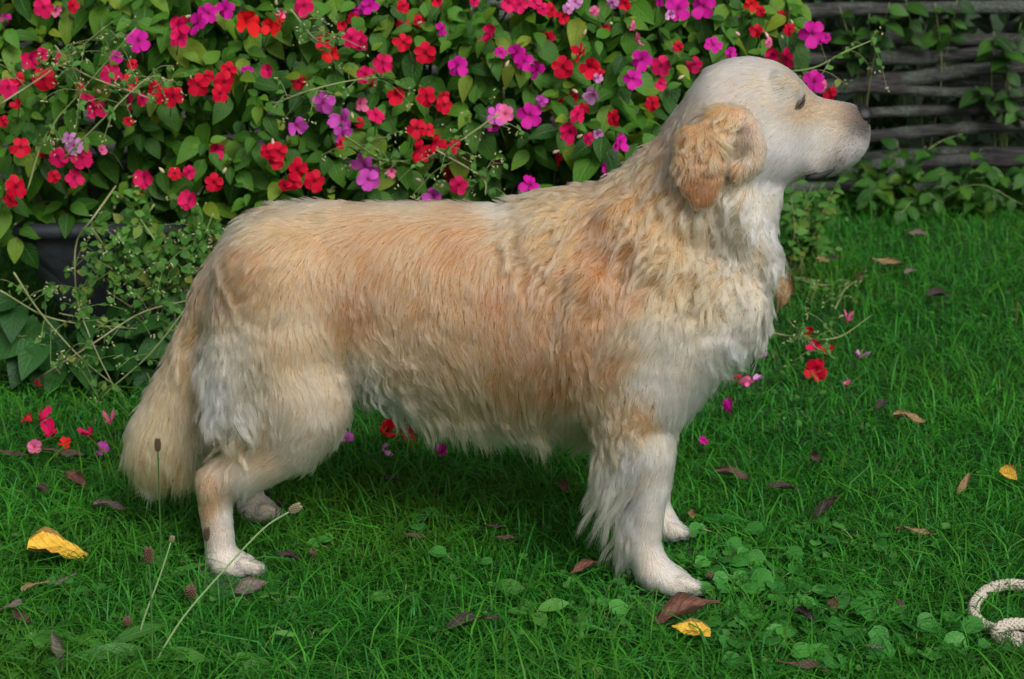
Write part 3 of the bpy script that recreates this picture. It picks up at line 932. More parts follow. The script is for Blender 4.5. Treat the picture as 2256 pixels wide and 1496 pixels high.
lift = fl[:, 3] * (0.55 + 0.5 * rng.random(N)) + 0.10 * wv * lock + 0.25 * np.clip(nor[:, 2], 0, 1) * (length > 0.02) * rng.random(N)
# feathering only along the back edge of the fore legs and the hocks
bin_ = np.cross(nor, t0)
phase = 5.0 * cn3 + 3.5 * cn1 + (rng.normal(0, 0.30, len(ci)))[cid]
amp = 1.15 * fl[:, 4] * 0.001 * (0.7 + 0.6 * rng.random(len(ci)))[cid]
frq = np.clip(length / 0.034, 0.5, 1.5) * (1 + 0.2 * cn3)
pts = np.empty((N, K_PTS, 3), np.float32)
pos = root - nor * 0.0015
pts[:, 0] = pos
feather = (fl[:, 2] > 4.2) * np.clip(fdn, 0, 1)
dirv = t0 * np.cos(lift)[:, None] * np.clip(1 - 0.7 * feather, 0.3, 1)[:, None] + nor * np.maximum(np.sin(lift), feather)[:, None]
step = length / (K_PTS - 1)
longhair = np.clip((length - 0.03) / 0.03, 0, 1)
for k in range(1, K_PTS):
    s = k / (K_PTS - 1)
    grav = np.array((0, 0, -1.0)) * (0.10 + (0.22 + 0.5 * np.isin(reg, (4, 5))) * longhair)[:, None]
    back = np.where((fl[:, 2] > 4.2)[:, None], f3 * 0.30, t0 * 0.22)
    dirv = dirv + grav * 0.6 + back
    dirv /= np.linalg.norm(dirv, axis=1)[:, None]
    pos = pos + dirv * step[:, None]
    want = np.minimum(0.0015 + 0.22 * length * s * (0.4 + lift), 0.02)
    d = samp(FIELD, pos)
    push = np.clip(want - d, 0, 0.03)
    mm = push > 0
    if mm.any():
        g = field_grad(pos[mm])
        pos[mm] += g * push[mm][:, None]
        dd = dirv[mm]
        into = np.minimum((dd * g).sum(1), 0)
        dd = dd - g * into[:, None]
        dirv[mm] = dd / (np.linalg.norm(dd, axis=1)[:, None] + 1e-6)
    pts[:, k] = pos
# pull tips together into locks, then wave whole locks
for k in range(1, K_PTS):
    s = k / (K_PTS - 1)
    f = np.where(lock, 0.34 + 0.38 * wv, 0.15) * np.minimum(1, 1.35 * s) ** (1.1 - 0.3 * wv)
    tgt = pts[ci[cid], k] + (root - root[ci[cid]]) * 0.22
    far_ = np.linalg.norm(root - root[ci[cid]], axis=1) > 0.014
    pull = np.where(far_, 0, f)[:, None]
    pts[:, k] += (tgt - pts[:, k]) * pull
for k in range(1, K_PTS):
    s = k / (K_PTS - 1)
    w = amp * s ** 0.8 * np.sin(6.28 * frq * s + phase)
    w2 = amp * 0.5 * s * np.cos(6.28 * frq * s + phase)
    pts[:, k] += bin_ * w[:, None] + nor * w2[:, None]
shade = 0.94 + (rng.random(N) - 0.5) * np.interp(length, [0.008, 0.022], [0.26, 0.42]) * (1 + (0.30 + 0.30 * wv) * (rng.random(len(ci)) - 0.5)[cid]) * (1 + 0.15 * cn2)
def coat_colour(t, head):
    """tabled display colour -> pigment of a strand (pale fur is nearly neutral, caramel much deeper than it looks)"""
    b = 2.35 * np.minimum(np.log(t[:, 2] / t[:, 0]) + np.where(head, 0.47, 0.32), 0) - 0.06
    r = np.minimum(1.22 * t[:, 0] ** 1.6, 0.88)
    return np.stack([r, r * np.exp(0.42 * b), r * np.exp(b)], 1)
tint = np.clip(coat_colour(tn, reg == 1) * shade[:, None] * np.where(reg == 1, 0.55, np.where(reg == 3, 1.15, 1.0))[:, None], 0.004, 0.93)
rad_root = np.interp(length, [0.006, 0.014, 0.028], [0.00029, 0.00038, 0.00052]) * (0.6 + 0.7 * rng.random(N))


def hair_obj(name, pts, radius, tint, mat, parent):
    n, k = pts.shape[:2]
    hc = bpy.data.hair_curves.new(name)
    hc.add_curves([k] * n)
    hc.points.foreach_set('position', np.ascontiguousarray(pts, np.float32).ravel())
    prof = np.linspace(1, 0, k) ** 0.7 * 0.85 + 0.15
    hc.points.foreach_set('radius', (radius[:, None] * prof[None]).astype(np.float32).ravel())
    at = hc.attributes.new('tint', 'FLOAT_COLOR', 'CURVE')
    c = np.ones((n, 4), np.float32); c[:, :3] = tint
    at.data.foreach_set('color', c.ravel())
    return link(name, hc, mat, parent)


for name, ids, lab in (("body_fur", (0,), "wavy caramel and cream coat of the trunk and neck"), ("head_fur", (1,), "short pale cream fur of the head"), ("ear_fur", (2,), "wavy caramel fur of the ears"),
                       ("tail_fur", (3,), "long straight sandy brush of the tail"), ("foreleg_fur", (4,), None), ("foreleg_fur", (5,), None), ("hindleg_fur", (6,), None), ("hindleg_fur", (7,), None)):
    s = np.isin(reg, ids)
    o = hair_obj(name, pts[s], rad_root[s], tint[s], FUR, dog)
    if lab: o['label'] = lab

# ---- face
def skin_point(px, py, s=-1, ycf=yc_head, inset=0.0):
    """the near (s=-1) or far place of the dog's skin that the photo shows at this pixel of the head"""
    base = P_on(px, py, ycf)
    ys = np.linspace(0.14, -0.005, 240)
    pp = np.array([P_on(px, py, ycf, s * a) for a in ys]) if s < 0 else np.array([base + np.array((0, a, 0)) for a in ys])
    d = samp(FIELD, pp)
    i = int(np.argmax(d < inset))
    return pp[i]


def ball(n=20, m_=28):
    vs = [(0, 0, 1.0)]
    for i in range(1, n):
        a = math.pi * i / n
        for j in range(m_):
            b = 2 * math.pi * j / m_
            vs.append((math.sin(a) * math.cos(b), math.sin(a) * math.sin(b), math.cos(a)))
    vs.append((0, 0, -1.0))
    fs = [(0, 1 + j, 1 + (j + 1) % m_) for j in range(m_)]
    for i in range(n - 2):
        for j in range(m_):
            a, b = 1 + i * m_ + j, 1 + i * m_ + (j + 1) % m_
            fs.append((a, a + m_, b + m_, b))
    L = len(vs) - 1
    fs += [(L, L - m_ + (j + 1) % m_, L - m_ + j) for j in range(m_)]
    return np.array(vs), fs


m = Mat("nose_leather")
_n = m.noise(900, 2)
_t = m.n("TexCoord")
_c = m.ramp(m.noise(60, 3), [(0.45, (0.004, 0.004, 0.004)), (0.85, (0.018, 0.014, 0.015))])
NOSE_M = m.finish(m.n("BsdfPrincipled", Base_Color=_c, Roughness=0.42, Normal=m.bump(_n, 0.5, 0.0006)))
bv, bf = ball(26, 36)
nv = bv.copy()
hdir = np.array((1.0, 0.30, -0.05)); hdir /= np.linalg.norm(hdir)
hside = np.array((-0.29, 0.957, 0.0))
hup = np.cross(hdir, hside); hup *= np.sign(hup[2])
for s in (-1, 1):                          # nostrils: comma-shaped dents each side
    c = np.array((0.80, 0.52 * s, -0.10)); c /= np.linalg.norm(c)
    d = np.linalg.norm((nv - c) * np.array((1, 1, 1.5)), axis=1)
    nv *= (1 - 0.45 * np.exp(-(d / 0.27) ** 2))[:, None]
    c = np.array((0.35, 0.9 * s, -0.22)); c /= np.linalg.norm(c)
    d = np.linalg.norm((nv - c) * np.array((0.7, 1, 2.2)), axis=1)
    nv *= (1 - 0.28 * np.exp(-(d / 0.25) ** 2))[:, None]
gro = np.exp(-(nv[:, 1] / 0.10) ** 2) * np.clip(-nv[:, 2] + 0.15, 0, 1) * np.clip(nv[:, 0], 0, 1)
nv *= (1 - 0.18 * gro)[:, None]
nv[:, 1] *= np.where(nv[:, 2] < 0, 1 + 0.45 * nv[:, 2], 1.0)
nc = P_on(1896, 256, yc_head)
nw = nc + np.outer(nv[:, 0] * 0.0165, hdir) + np.outer(nv[:, 1] * 0.0220, hside) + np.outer(nv[:, 2] * 0.0185, hup)
nose = mesh_obj("nose", nw, bf, NOSE_M, dog)
nose['label'] = "dark leathery nose with a pinkish top edge"

m = Mat("eye_dark")
EYE_M = m.finish(m.n("BsdfPrincipled", Base_Color=(0.012, 0.007, 0.005), Roughness=0.08))
m = Mat("lid_skin")
LID_M = m.finish(m.n("BsdfPrincipled", Base_Color=m.ramp(m.noise(300, 2), [(0.3, (0.012, 0.009, 0.008)), (0.75, (0.07, 0.045, 0.03))]), Roughness=0.5))
for s in (-1, 1):
    p = skin_point(1763, 225, -1)
    if s > 0:
        p = np.array((p[0], 2 * yc_head(p[0]) - p[1], p[2]))
    c = p - np.array((0, s * 0.006, 0)) + np.array((-0.002, 0, 0))
    e = mesh_obj("eye", c + bv * 0.0080, bf, EYE_M, dog)
    for cur_, rad_, nm in ((((1751, 238), (1759, 228), (1766, 218), (1773, 208)), 0.0026, "eyelid"), (((1753, 240), (1762, 236), (1769, 228), (1774, 217)), 0.0019, "eyelid")):
        lp_ = np.array([skin_point(a, b, -1) for a, b in cur_]) + np.array((0, -0.0025, 0))
        if s > 0:
            lp_[:, 1] = 2 * yc_head(lp_[:, 0]) - lp_[:, 1]
        lp_ = spline(lp_, 12)
        tv, tf = tube(lp_, [rad_ * (0.25 + math.sin(math.pi * (0.06 + 0.9 * i / 11))) for i in range(12)], 8)
        mesh_obj(nm, tv, tf, LID_M, e)
# dark lower lip at the corner of the mouth
lp = [skin_point(px, py, -1) for px, py in ((1776, 388), (1790, 386), (1806, 383), (1822, 377), (1840, 369))]
lp = spline(np.array(lp) + np.array((0, -0.0045, -0.0015)), 14)
tv, tf = tube(lp, [0.0008 + 0.0056 * math.sin(math.pi * min(1, 0.15 + 0.85 * i / 13)) ** 0.8 * (1 - 0.45 * i / 13) for i in range(14)], 10)
m = Mat("lip_skin")
o = mesh_obj("lip", tv, tf, m.finish(m.n("BsdfPrincipled", Base_Color=(0.007, 0.006, 0.007), Roughness=0.65, Normal=m.bump(m.noise(500, 2), 0.4, 0.001))), dog)
# whisker roots on the muzzle
wp = []
for r_, (x0, y0, x1, y1, k) in enumerate(((1845, 300, 1886, 292, 5), (1838, 312, 1890, 302, 6), (1836, 325, 1892, 314, 6), (1842, 336, 1892, 326, 6), (1852, 345, 1888, 338, 4))):
    for i in range(k):
        t = (i + 0.5) / k
        p = skin_point(x0 + (x1 - x0) * t + rng.normal(0, 2), y0 + (y1 - y0) * t + rng.normal(0, 2), -1)
        g = field_grad(p[None])[0]
        L = 0.0065
        dd = g * 0.75 + np.array((-0.6, -0.1, -0.35)); dd /= np.linalg.norm(dd)
        wp.append([p + dd * L * j / 3 + g * 0.002 for j in range(4)])
wp = np.array(wp)
hair_obj("whiskers", wp, np.full(len(wp), 0.0009), np.full((len(wp), 3), 0.015), FUR, dog)
# ================================================================== impatiens in the trough
IMP_L = [leaf_mesh("leaf", 'ovate', 1, 0.56 + 0.05 * (s % 3), 0.22 + 0.05 * (s % 2), 0.22 + 0.07 * (s % 4), 0.03, 6, 20 + s) for s in range(6)]
IMP_M = leaf_mat("impatiens_leaf", (0.010, 0.060, 0.005), (0.080, 0.235, 0.016), (0.24, 0.30, 0.02), vein=(0.17, 0.32, 0.06), vein_amt=0.40, rough=0.5, trans=0.28)
for a in IMP_L: a[0].materials.append(IMP_M)
m = Mat("impatiens_stem")
STEM_M = m.finish(m.n("BsdfPrincipled", Base_Color=m.mix(m.n("ObjectInfo").outputs['Random'], (0.07, 0.13, 0.03), (0.13, 0.11, 0.05)), Roughness=0.4))
m = Mat("pale_stem")
PALE_STEM = m.finish(m.n("BsdfPrincipled", Base_Color=m.mix(m.n("ObjectInfo").outputs['Random'], (0.15, 0.24, 0.06), (0.26, 0.24, 0.12)), Roughness=0.5))


def flower_mesh(name, seed, wilt=0.0):
    r = np.random.default_rng(seed)
    vs, uv, fs = [], [], []
    for k in range(5):
        a = 2 * math.pi * k / 5 + r.normal(0, 0.10 + 0.3 * wilt) + math.pi / 2
        up = 1.0 if k == 0 else (1.12 if k in (2, 3) else 1.05)
        Lp, Wp = 0.5 * up * (0.94 + 0.1 * r.random()), 0.46 * up * (0.9 + 0.15 * r.random())
        tiltp = r.normal(0.04, 0.16) + wilt * r.uniform(0.3, 1.3)
        Lp *= 1 - 0.25 * wilt * r.random()
        o = len(vs)
        d, s = np.array((math.cos(a), math.sin(a), 0)), np.array((-math.sin(a), math.cos(a), 0))
        for i in range(5):
            t = i / 4
            w = Wp * (0.16 + 0.84 * math.sin(math.pi * min(0.86, 0.08 + 0.66 * t)) ** 1.1) * (0.62 if i == 4 else 1)
            for j in range(4):
                q = j / 3 * 2 - 1
                notch = -0.06 * Lp * (1 - abs(q)) if i == 4 else 0
                p = d * (0.03 + Lp * t + notch - 0.05 * Lp * abs(q) * (i == 4)) + s * (w * q * 0.5)
                z = tiltp * t * Lp * 2 - 0.12 * t * t + 0.05 * (q * q - .4) * t + r.normal(0, 0.024 + 0.08 * wilt) * t + 0.012 * k
                vs.append((p[0], p[1], z)); uv.append((0.5 + 0.5 * q, t))
        for i in range(4):
            for j in range(3):
                b = o + i * 4 + j
                fs.append((b, b + 1, b + 5, b + 4))
    # small raised eye and a short spur behind
    o = len(vs)
    for zz, rr in ((0.055, 0.025), (0.02, 0.05), (-0.12, 0.05), (-0.26, 0.02)):
        for j in range(6):
            t = math.pi * j / 3
            vs.append((rr * math.cos(t), rr * math.sin(t), zz)); uv.append((0.5, 0.0))
    for i in range(3):
        for j in range(6):
            fs.append((o + i * 6 + j, o + (i + 1) * 6 + j, o + (i + 1) * 6 + (j + 1) % 6, o + i * 6 + (j + 1) % 6))
    fs.append(tuple(o + j for j in range(6)))
    me = bpy.data.meshes.new(name)
    me.from_pydata(vs, [], fs)
    me.polygons.foreach_set('use_smooth', [True] * len(fs))
    add_attrs(me, None, np.array(uv))
    return me


def petal_mat(name, c, eye):
    m = Mat(name)
    uv = m.n("TexCoord").outputs['UV']
    sp = m.n("SeparateXYZ"); m.put(sp.inputs[0], uv)
    f = m.ramp(sp.outputs[1], [(0.0, (1, 1, 1)), (0.22, (0.15, 0.15, 0.15)), (0.45, (0, 0, 0))])
    rd = m.n("ObjectInfo").outputs['Random']
    base = m.mix(m.math('MULTIPLY', rd, 0.55), c, tuple(np.clip(np.array(c) * np.array((0.85, 0.7, 0.75)) + np.array((0.0, 0.0, 0.006)), 0, 1)))
    base = m.mix(m.math('MULTIPLY', m.noise(5, 3, uv), 0.3), base, tuple(np.clip(np.array(c) * 1.25 + 0.02, 0, 1)))
    cc = m.mix(f, base, eye)
    b = m.n("BsdfPrincipled", Base_Color=cc, Roughness=0.5, Normal=m.bump(m.noise(14, 3, uv), 0.3, 0.003))
    m.put(b.inputs['Specular IOR Level'], 0.12)
    tr = m.n("BsdfTranslucent", Color=cc)
    ms = m.n("MixShader", i0=0.25, i1=b.outputs[0], i2=tr.outputs[0])
    return m.finish(ms.outputs[0])


PET = {'r': ((0.58, 0.003, 0.028), (0.16, 0.001, 0.01)), 'o': ((0.70, 0.012, 0.014), (0.25, 0.003, 0.01)), 's': ((0.66, 0.008, 0.105), (0.24, 0.003, 0.03)),
       'm': ((0.56, 0.007, 0.29), (0.20, 0.003, 0.07)), 'p': ((0.58, 0.075, 0.45), (0.28, 0.01, 0.13)), 'l': ((0.64, 0.28, 0.58), (0.38, 0.02, 0.15)), 'k': ((0.74, 0.15, 0.32), (0.4, 0.02, 0.08))}
FLM = {}
for ck, (c, e) in PET.items():
    pm = petal_mat("petal_" + {'r': 'crimson', 'o': 'scarlet', 's': 'rose', 'm': 'magenta', 'p': 'orchid', 'l': 'lilac', 'k': 'pink'}[ck], c, e)
    FLM[ck] = []
    for s in range(7):
        me = flower_mesh("flower", 70 + s + 11 * ord(ck), 0.0 if s < 3 else (0.45 if s < 5 else 1.0))
        me.materials.append(pm)
        FLM[ck].append(me)
# where each bloom shows in the photo: crop origin, crop scale, then x, y, colour, width (depth set back if upper case)
BLOOMS = [((0, 0), 3.117, "300,50,s,130;380,70,k,80;500,40,r,90;40,130,M,80;950,280,m,150;1360,160,m,150;1430,90,m,130;1550,60,m,120;1690,140,o,170;1860,180,o,120;1220,170,s,130;1230,260,s,120;800,390,m,90;910,440,r,60;210,400,s,140;290,370,s,90;420,400,S,90;60,600,s,140;120,540,r,100;300,540,r,160;760,510,s,140;890,560,r,110;890,680,s,150;980,680,s,90;1060,600,r,100;1120,660,r,110;1190,660,r,140;1360,580,r,150;1430,520,r,80;1570,480,r,110;1540,560,r,140;1510,640,r,120;590,660,s,130;640,750,s,120;130,710,r,80;20,830,r,80;470,950,l,100;510,1000,l,120;140,1010,r,130;290,1030,R,100;380,980,R,100;400,1080,s,130;560,1080,s,150;510,1220,s,120;370,1210,r,90;110,1280,r,150;70,1370,r,100;990,1220,s,140;1200,1190,r,90;1300,1180,s,90;1470,1250,r,120;1300,1370,s,140;970,1320,r,60;1480,1020,S,100;1840,1040,r,110;1840,480,s,100;1700,490,M,80;550,600,r,60;880,830,r,60;700,1030,k,50"),
          ((600, 0), 3.117, "220,40,s,140;40,150,o,130;60,80,k,60;670,40,m,120;580,70,M,80;900,40,r,90;370,270,r,130;410,370,o,120;540,260,s,130;600,280,s,130;900,290,r,120;1050,360,r,140;560,130,R,90;480,170,R,60;900,170,R,100;1010,140,R,80;1160,200,M,90;1135,10,r,70;1390,5,s,60;1620,20,s,120;1700,30,s,110;1800,10,s,90;1860,60,s,80;1510,240,s,140;1270,450,m,130;1570,360,m,80;1680,360,m,120;1730,420,m,120;1820,480,m,130;1600,480,M,90;1850,250,R,100;760,430,s,130;640,510,s,120;690,540,s,120;180,560,R,100;350,700,p,150;480,810,p,150;480,910,p,140;160,860,p,130;600,710,K,100;850,650,R,120;1060,660,r,130;1180,660,R,80;1180,720,r,110;710,790,s,120;990,880,r,130;1110,980,r,130;990,1030,r,160;1250,1000,r,100;1070,890,r,90;1540,790,p,140;1600,780,k,120;1520,850,m,100;1770,790,m,160;1850,690,p,80;40,1040,r,130;30,1110,r,100;470,980,r,80;170,1160,r,150;290,1240,r,140;150,1250,r,110;80,1270,r,80;640,1130,p,170;660,1230,p,150;820,1180,k,60;1220,1190,R,100;1280,1270,s,120;1020,1270,R,70;1540,1150,M,110;1770,1270,m,140;1110,1345,p,120;600,840,R,70"),
          ((1200, 0), 3.74, "250,10,l,120;195,70,l,90;410,90,k,60;560,20,l,110;660,30,r,100;60,80,r,120;150,140,r,100;730,210,k,60;750,330,k,110;490,240,R,90;950,5,m,90;1100,70,m,190;1310,50,m,190;1030,120,l,70;1390,370,m,130;1530,430,m,90;1230,530,S,130;1700,30,o,110;1780,90,r,70;1740,250,r,100;290,430,r,160;150,550,r,170;370,550,r,170;460,600,r,70;30,310,R,120;800,490,m,160;960,540,S,160;730,650,m,150;950,690,s,110;410,770,l,150;440,640,l,50;130,790,R,120;230,790,R,100;890,850,R,120;570,970,r,130;40,870,M,110;270,940,s,140;320,890,R,90;210,1080,s,170;360,1140,s,100;100,990,L,100;620,1170,m,150;700,1250,S,80;500,1410,m,150;560,1320,R,100;110,1310,R,100;430,1110,L,90;1100,380,r,60"),
          ((1656, 0), 3.117, "40,210,r,90;200,110,R,80;260,200,r,80;420,230,m,170;510,260,m,50;120,290,k,50;150,370,s,110;240,400,s,130;430,560,m,140;480,590,k,90;540,640,r,100")]
blooms = []
for (ox, oy), s, txt in BLOOMS:
    for it in txt.split(';'):
        x, y, c, w = it.split(',')
        blooms.append((ox + float(x) / s, oy + float(y) / s, c, float(w) / s))


def bush_front(x, z):
    """depth of the flower bank's face"""
    z = np.asarray(z, float); x = np.asarray(x, float)
    e = np.clip((z - 0.48) / 0.62, -0.75, 1.0)
    side = np.clip((x - 0.42) / 0.36, 0, 1) ** 2
    return 1.32 - 0.42 * np.cos(e * math.pi / 2) + 0.30 * side + 0.035 * np.sin(x * 9 + z * 6) + 0.03 * np.sin(x * 17 - z * 13 + 2)


PLANT_LABELS = ["impatiens plant with crimson and rose flowers at the far left of the trough",
                "impatiens plant with a long band of red flowers above the dog's tail",
                "impatiens plant with orchid pink and scarlet flowers above the dog's rump",
                "impatiens plant with rose and red flowers above the middle of the dog's back",
                "impatiens plant with magenta and bright red flowers above the dog's withers",
                "impatiens plant with magenta flowers behind the dog's head"]
EDGES = [-1.35, -0.83, -0.57, -0.27, 0.02, 0.30, 0.75]
plants = []
for i in range(6):
    o = empty("impatiens_plant", (0.5 * (EDGES[i] + EDGES[i + 1]), 1.35, tz - 0.04))
    tag(o, PLANT_LABELS[i], "flowering plant", "impatiens plants in the trough")
    plants.append(o)
def plant_at(x): return plants[int(np.clip(np.searchsorted(EDGES, x) - 1, 0, 5))]
def sub(v, o): return np.asarray(v) - np.array(o.location)

# shoots: an axis with a whorl of leaves near its tip
shoot_tips = []
tries = 0
while len(shoot_tips) < 330 and tries < 60000:
    tries += 1
    x = rng.uniform(-1.32, 0.72)
    z = rng.uniform(0.30, 1.08)
    if x > 0.60 - 1.0 * max(0, 0.58 - z): continue
    y = float(bush_front(x, z)) + abs(rng.normal(0, 0.05))
    p = np.array((x, y, z))
    if all(np.linalg.norm(p - q_) > 0.052 for q_ in shoot_tips):
        shoot_tips.append(p)
n_leaf = {o.name: 0 for o in plants}
extra = {o.name: [] for o in plants}
VIEW = lambda p: np.array((0, -CAM_D, CAM_H)) - p
for p in shoot_tips:
    o = plant_at(p[0])
    outw = np.array((0.25 * (p[0] + 0.3), -0.75, 0.35 + 0.6 * (p[2] - 0.5)))
    axis = outw + np.array((0, 0, 0.55)) + rng.normal(0, 0.22, 3); axis /= np.linalg.norm(axis)
    a0 = rng.random() * 6.28
    e1_ = np.cross(axis, (0, 0, 1.0)); e1_ /= np.linalg.norm(e1_); e2_ = np.cross(axis, e1_)
    K_ = rng.integers(7, 11)
    size = rng.uniform(0.8, 1.2)
    for k in range(K_):
        a = a0 + 2.4 * k
        t = k / K_
        rad = math.cos(a) * e1_ + math.sin(a) * e2_
        d = rad * (0.55 + 0.45 * t) + axis * (0.55 * (1 - t) - 0.15) + np.array((0, 0, -0.25 - 0.30 * t)) + rng.normal(0, 0.12, 3)
        nn = axis + np.array((0, -0.30, 0.25)) + rng.normal(0, 0.18, 3)
        s = size * (0.030 + 0.044 * t) * rng.uniform(0.85, 1.15)
        base = p - axis * (0.075 * t) + rad * 0.008
        M = frame_of(d, nn)
        if n_leaf[o.name] < 290 and s > 0.026:
            place("leaf", IMP_L[rng.integers(0, 6)][0], M, base, s, o); n_leaf[o.name] += 1
        else:
            extra[o.name].append((base, M, s))
    # the stem under it
    b = np.array((p[0] * 0.97 - 0.03 * rng.normal(), min(p[1] + 0.22, 1.5) + 0.05 * rng.random(), max(tz - 0.05, p[2] - 0.34)))
    if rng.random() < 0.42:
        sp_ = spline([b, 0.5 * (b + p) + np.array((0, 0.02, 0.05)), p], 8)
        v, f = tube(sub(sp_, o), np.linspace(0.0055, 0.003, 8), 6)
        mesh_obj("stem", v, f, STEM_M, o)
# inner foliage: fills the plants so that only shade shows between the shoots
for i, o in enumerate(plants):
    n = 620
    x = rng.uniform(EDGES[i], EDGES[i + 1], n); z = rng.uniform(0.27, 1.05, n)
    if i == 5:
        ok = x < 0.60 - 1.0 * np.clip(0.58 - z, 0, 1); x, z = x[ok], z[ok]; n = len(x)
    y = bush_front(x, z) + 0.11 + 0.22 * rng.random(n)
    pos = np.stack([x, y, z], 1)
    d = rnd_dir(n) * 0.7 + np.array((0, -0.35, -0.55)); nn = rnd_dir(n) * 0.5 + np.array((0, -0.6, 0.7))
    M = frame_of(d, nn); sc = rng.uniform(0.035, 0.075, n)
    ex = extra[o.name]
    if ex:
        pos = np.vstack([pos, [e[0] for e in ex]]); M = np.concatenate([M, np.array([e[1] for e in ex])]); sc = np.concatenate([sc, [e[2] for e in ex]])
    fo = stamp_many("foliage", IMP_L, M, pos - np.array(o.location), sc, rng.random(len(pos)), IMP_M, o)
    tag(fo, kind='stuff')
# blooms
for px, py, c, w in blooms:
    deep = 0.06 if c.isupper() else -0.035
    y = 0.9
    for _ in range(8):
        p = P(px, py, y)
        y = float(bush_front(p[0], p[2])) + deep
    p = P(px, py, y)
    o = plant_at(p[0])
    vw = VIEW(p); vw /= np.linalg.norm(vw)
    nn = vw + np.array((0, -0.1, 0.28)) + rng.normal(0, 0.46, 3)
    d = np.array((rng.normal(0, 0.5), 0, 1.0))
    M = frame_of(d, nn)
    s = max(w, 22) * 1.03 * ((p[1] + CAM_D) * CP - (p[2] - CAM_H) * SP) / FPX
    place("flower", FLM[c.lower()][rng.choice(5, p=(.28, .26, .24, .12, .10))], M, p, s, o)
    if rng.random() < 0.5:                                  # its thin stalk
        b = p + np.array((rng.normal(0, 0.015), 0.05, -0.05))
        v, f = tube(sub(spline([p - M[:, 2] * s * 0.2, 0.5 * (p + b) + np.array((0, 0.01, 0.01)), b], 5), o), 0.0011, 4)
        mesh_obj("flower_stalk", v, f, STEM_M, o)
# a few more blooms on the crest of the bank
for _ in range(34):
    x, z = rng.uniform(-1.2, 0.5), rng.uniform(0.80, 1.04)
    p = np.array((x, float(bush_front(x, z)) - 0.03, z)); o = plant_at(x)
    place("flower", FLM['rsmrspo'[rng.integers(0, 7)]][rng.integers(0, 4)], frame_of(np.array((rng.normal(0, .5), 0, 1.0)), np.array((0, -0.7, 0.6)) + rng.normal(0, .4, 3)), p, rng.uniform(0.03, 0.045), o)
# closed buds
BUD = tube([(0, 0, -0.5), (0, 0, -0.3), (0, 0, 0), (0, 0, 0.35), (0, 0, 0.6)], [0.06, 0.2, 0.27, 0.16, 0.03], 7)
bud_me = bpy.data.meshes.new("bud"); bud_me.from_pydata([tuple(v) for v in BUD[0]], [], BUD[1]); bud_me.polygons.foreach_set('use_smooth', [True] * len(BUD[1]))
m = Mat("bud_pink"); bud_me.materials.append(m.finish(m.n("BsdfPrincipled", Base_Color=m.mix(m.n("ObjectInfo").outputs['Random'], (0.62, 0.32, 0.34), (0.36, 0.40, 0.14)), Roughness=0.5)))
for i in rng.choice(len(blooms), 46, replace=False):
    px, py, c, w = blooms[i]
    px += rng.normal(0, 26); py += rng.normal(0, 26); y = 0.9
    for _ in range(8):
        p = P(px, py, y); y = float(bush_front(p[0], p[2])) - 0.02
    if p[0] > 0.6: continue
    place("bud", bud_me, frame_of(rnd_dir(1)[0], np.array((rng.normal(0, .5), -0.4, 0.6))), p, 0.014, plant_at(p[0]))

# ================================================================== leafy plants by the fence, under the trough
UND_L = [leaf_mesh("leaf", 'ovate', 1, 0.66, 0.15, 0.25, 0.05, 5, 120 + s) for s in range(4)]
HRT_L = [leaf_mesh("leaf", 'heart', 1, 0.82, 0.15, 0.30, 0.03, 6, 140 + s) for s in range(4)]
SML_L = [leaf_mesh("leaf", 'ovate', 1, 0.70, 0.15, 0.2, 0.04, 3, 160 + s) for s in range(3)]
UND_M = leaf_mat("undergrowth_leaf", (0.012, 0.062, 0.008), (0.048, 0.165, 0.016), (0.12, 0.23, 0.02), vein_amt=0.2, trans=0.3)
VINE_M = leaf_mat("vine_leaf", (0.007, 0.036, 0.006), (0.048, 0.150, 0.016), None, vein_amt=0.2, trans=0.25)
HRT_M = leaf_mat("heart_leaf", (0.012, 0.060, 0.012), (0.030, 0.115, 0.020), None, vein=(0.08, 0.2, 0.05), vein_amt=0.3, rough=0.5, trans=0.25)
SML_M = leaf_mat("chickweed_leaf", (0.045, 0.15, 0.022), (0.10, 0.26, 0.04), (0.24, 0.26, 0.04), vein_amt=0.15, trans=0.3)


def with_mat(tmpl, mat):
    out = []
    for me, a, b, c in tmpl:
        me2 = me.copy(); me2.materials.append(mat); out.append((me2, a, b, c))
    return out


UND_T, VINE_T, HRT_T, SML_T = with_mat(UND_L, UND_M), with_mat(UND_L, VINE_M), with_mat(HRT_L, HRT_M), with_mat(SML_L, SML_M)


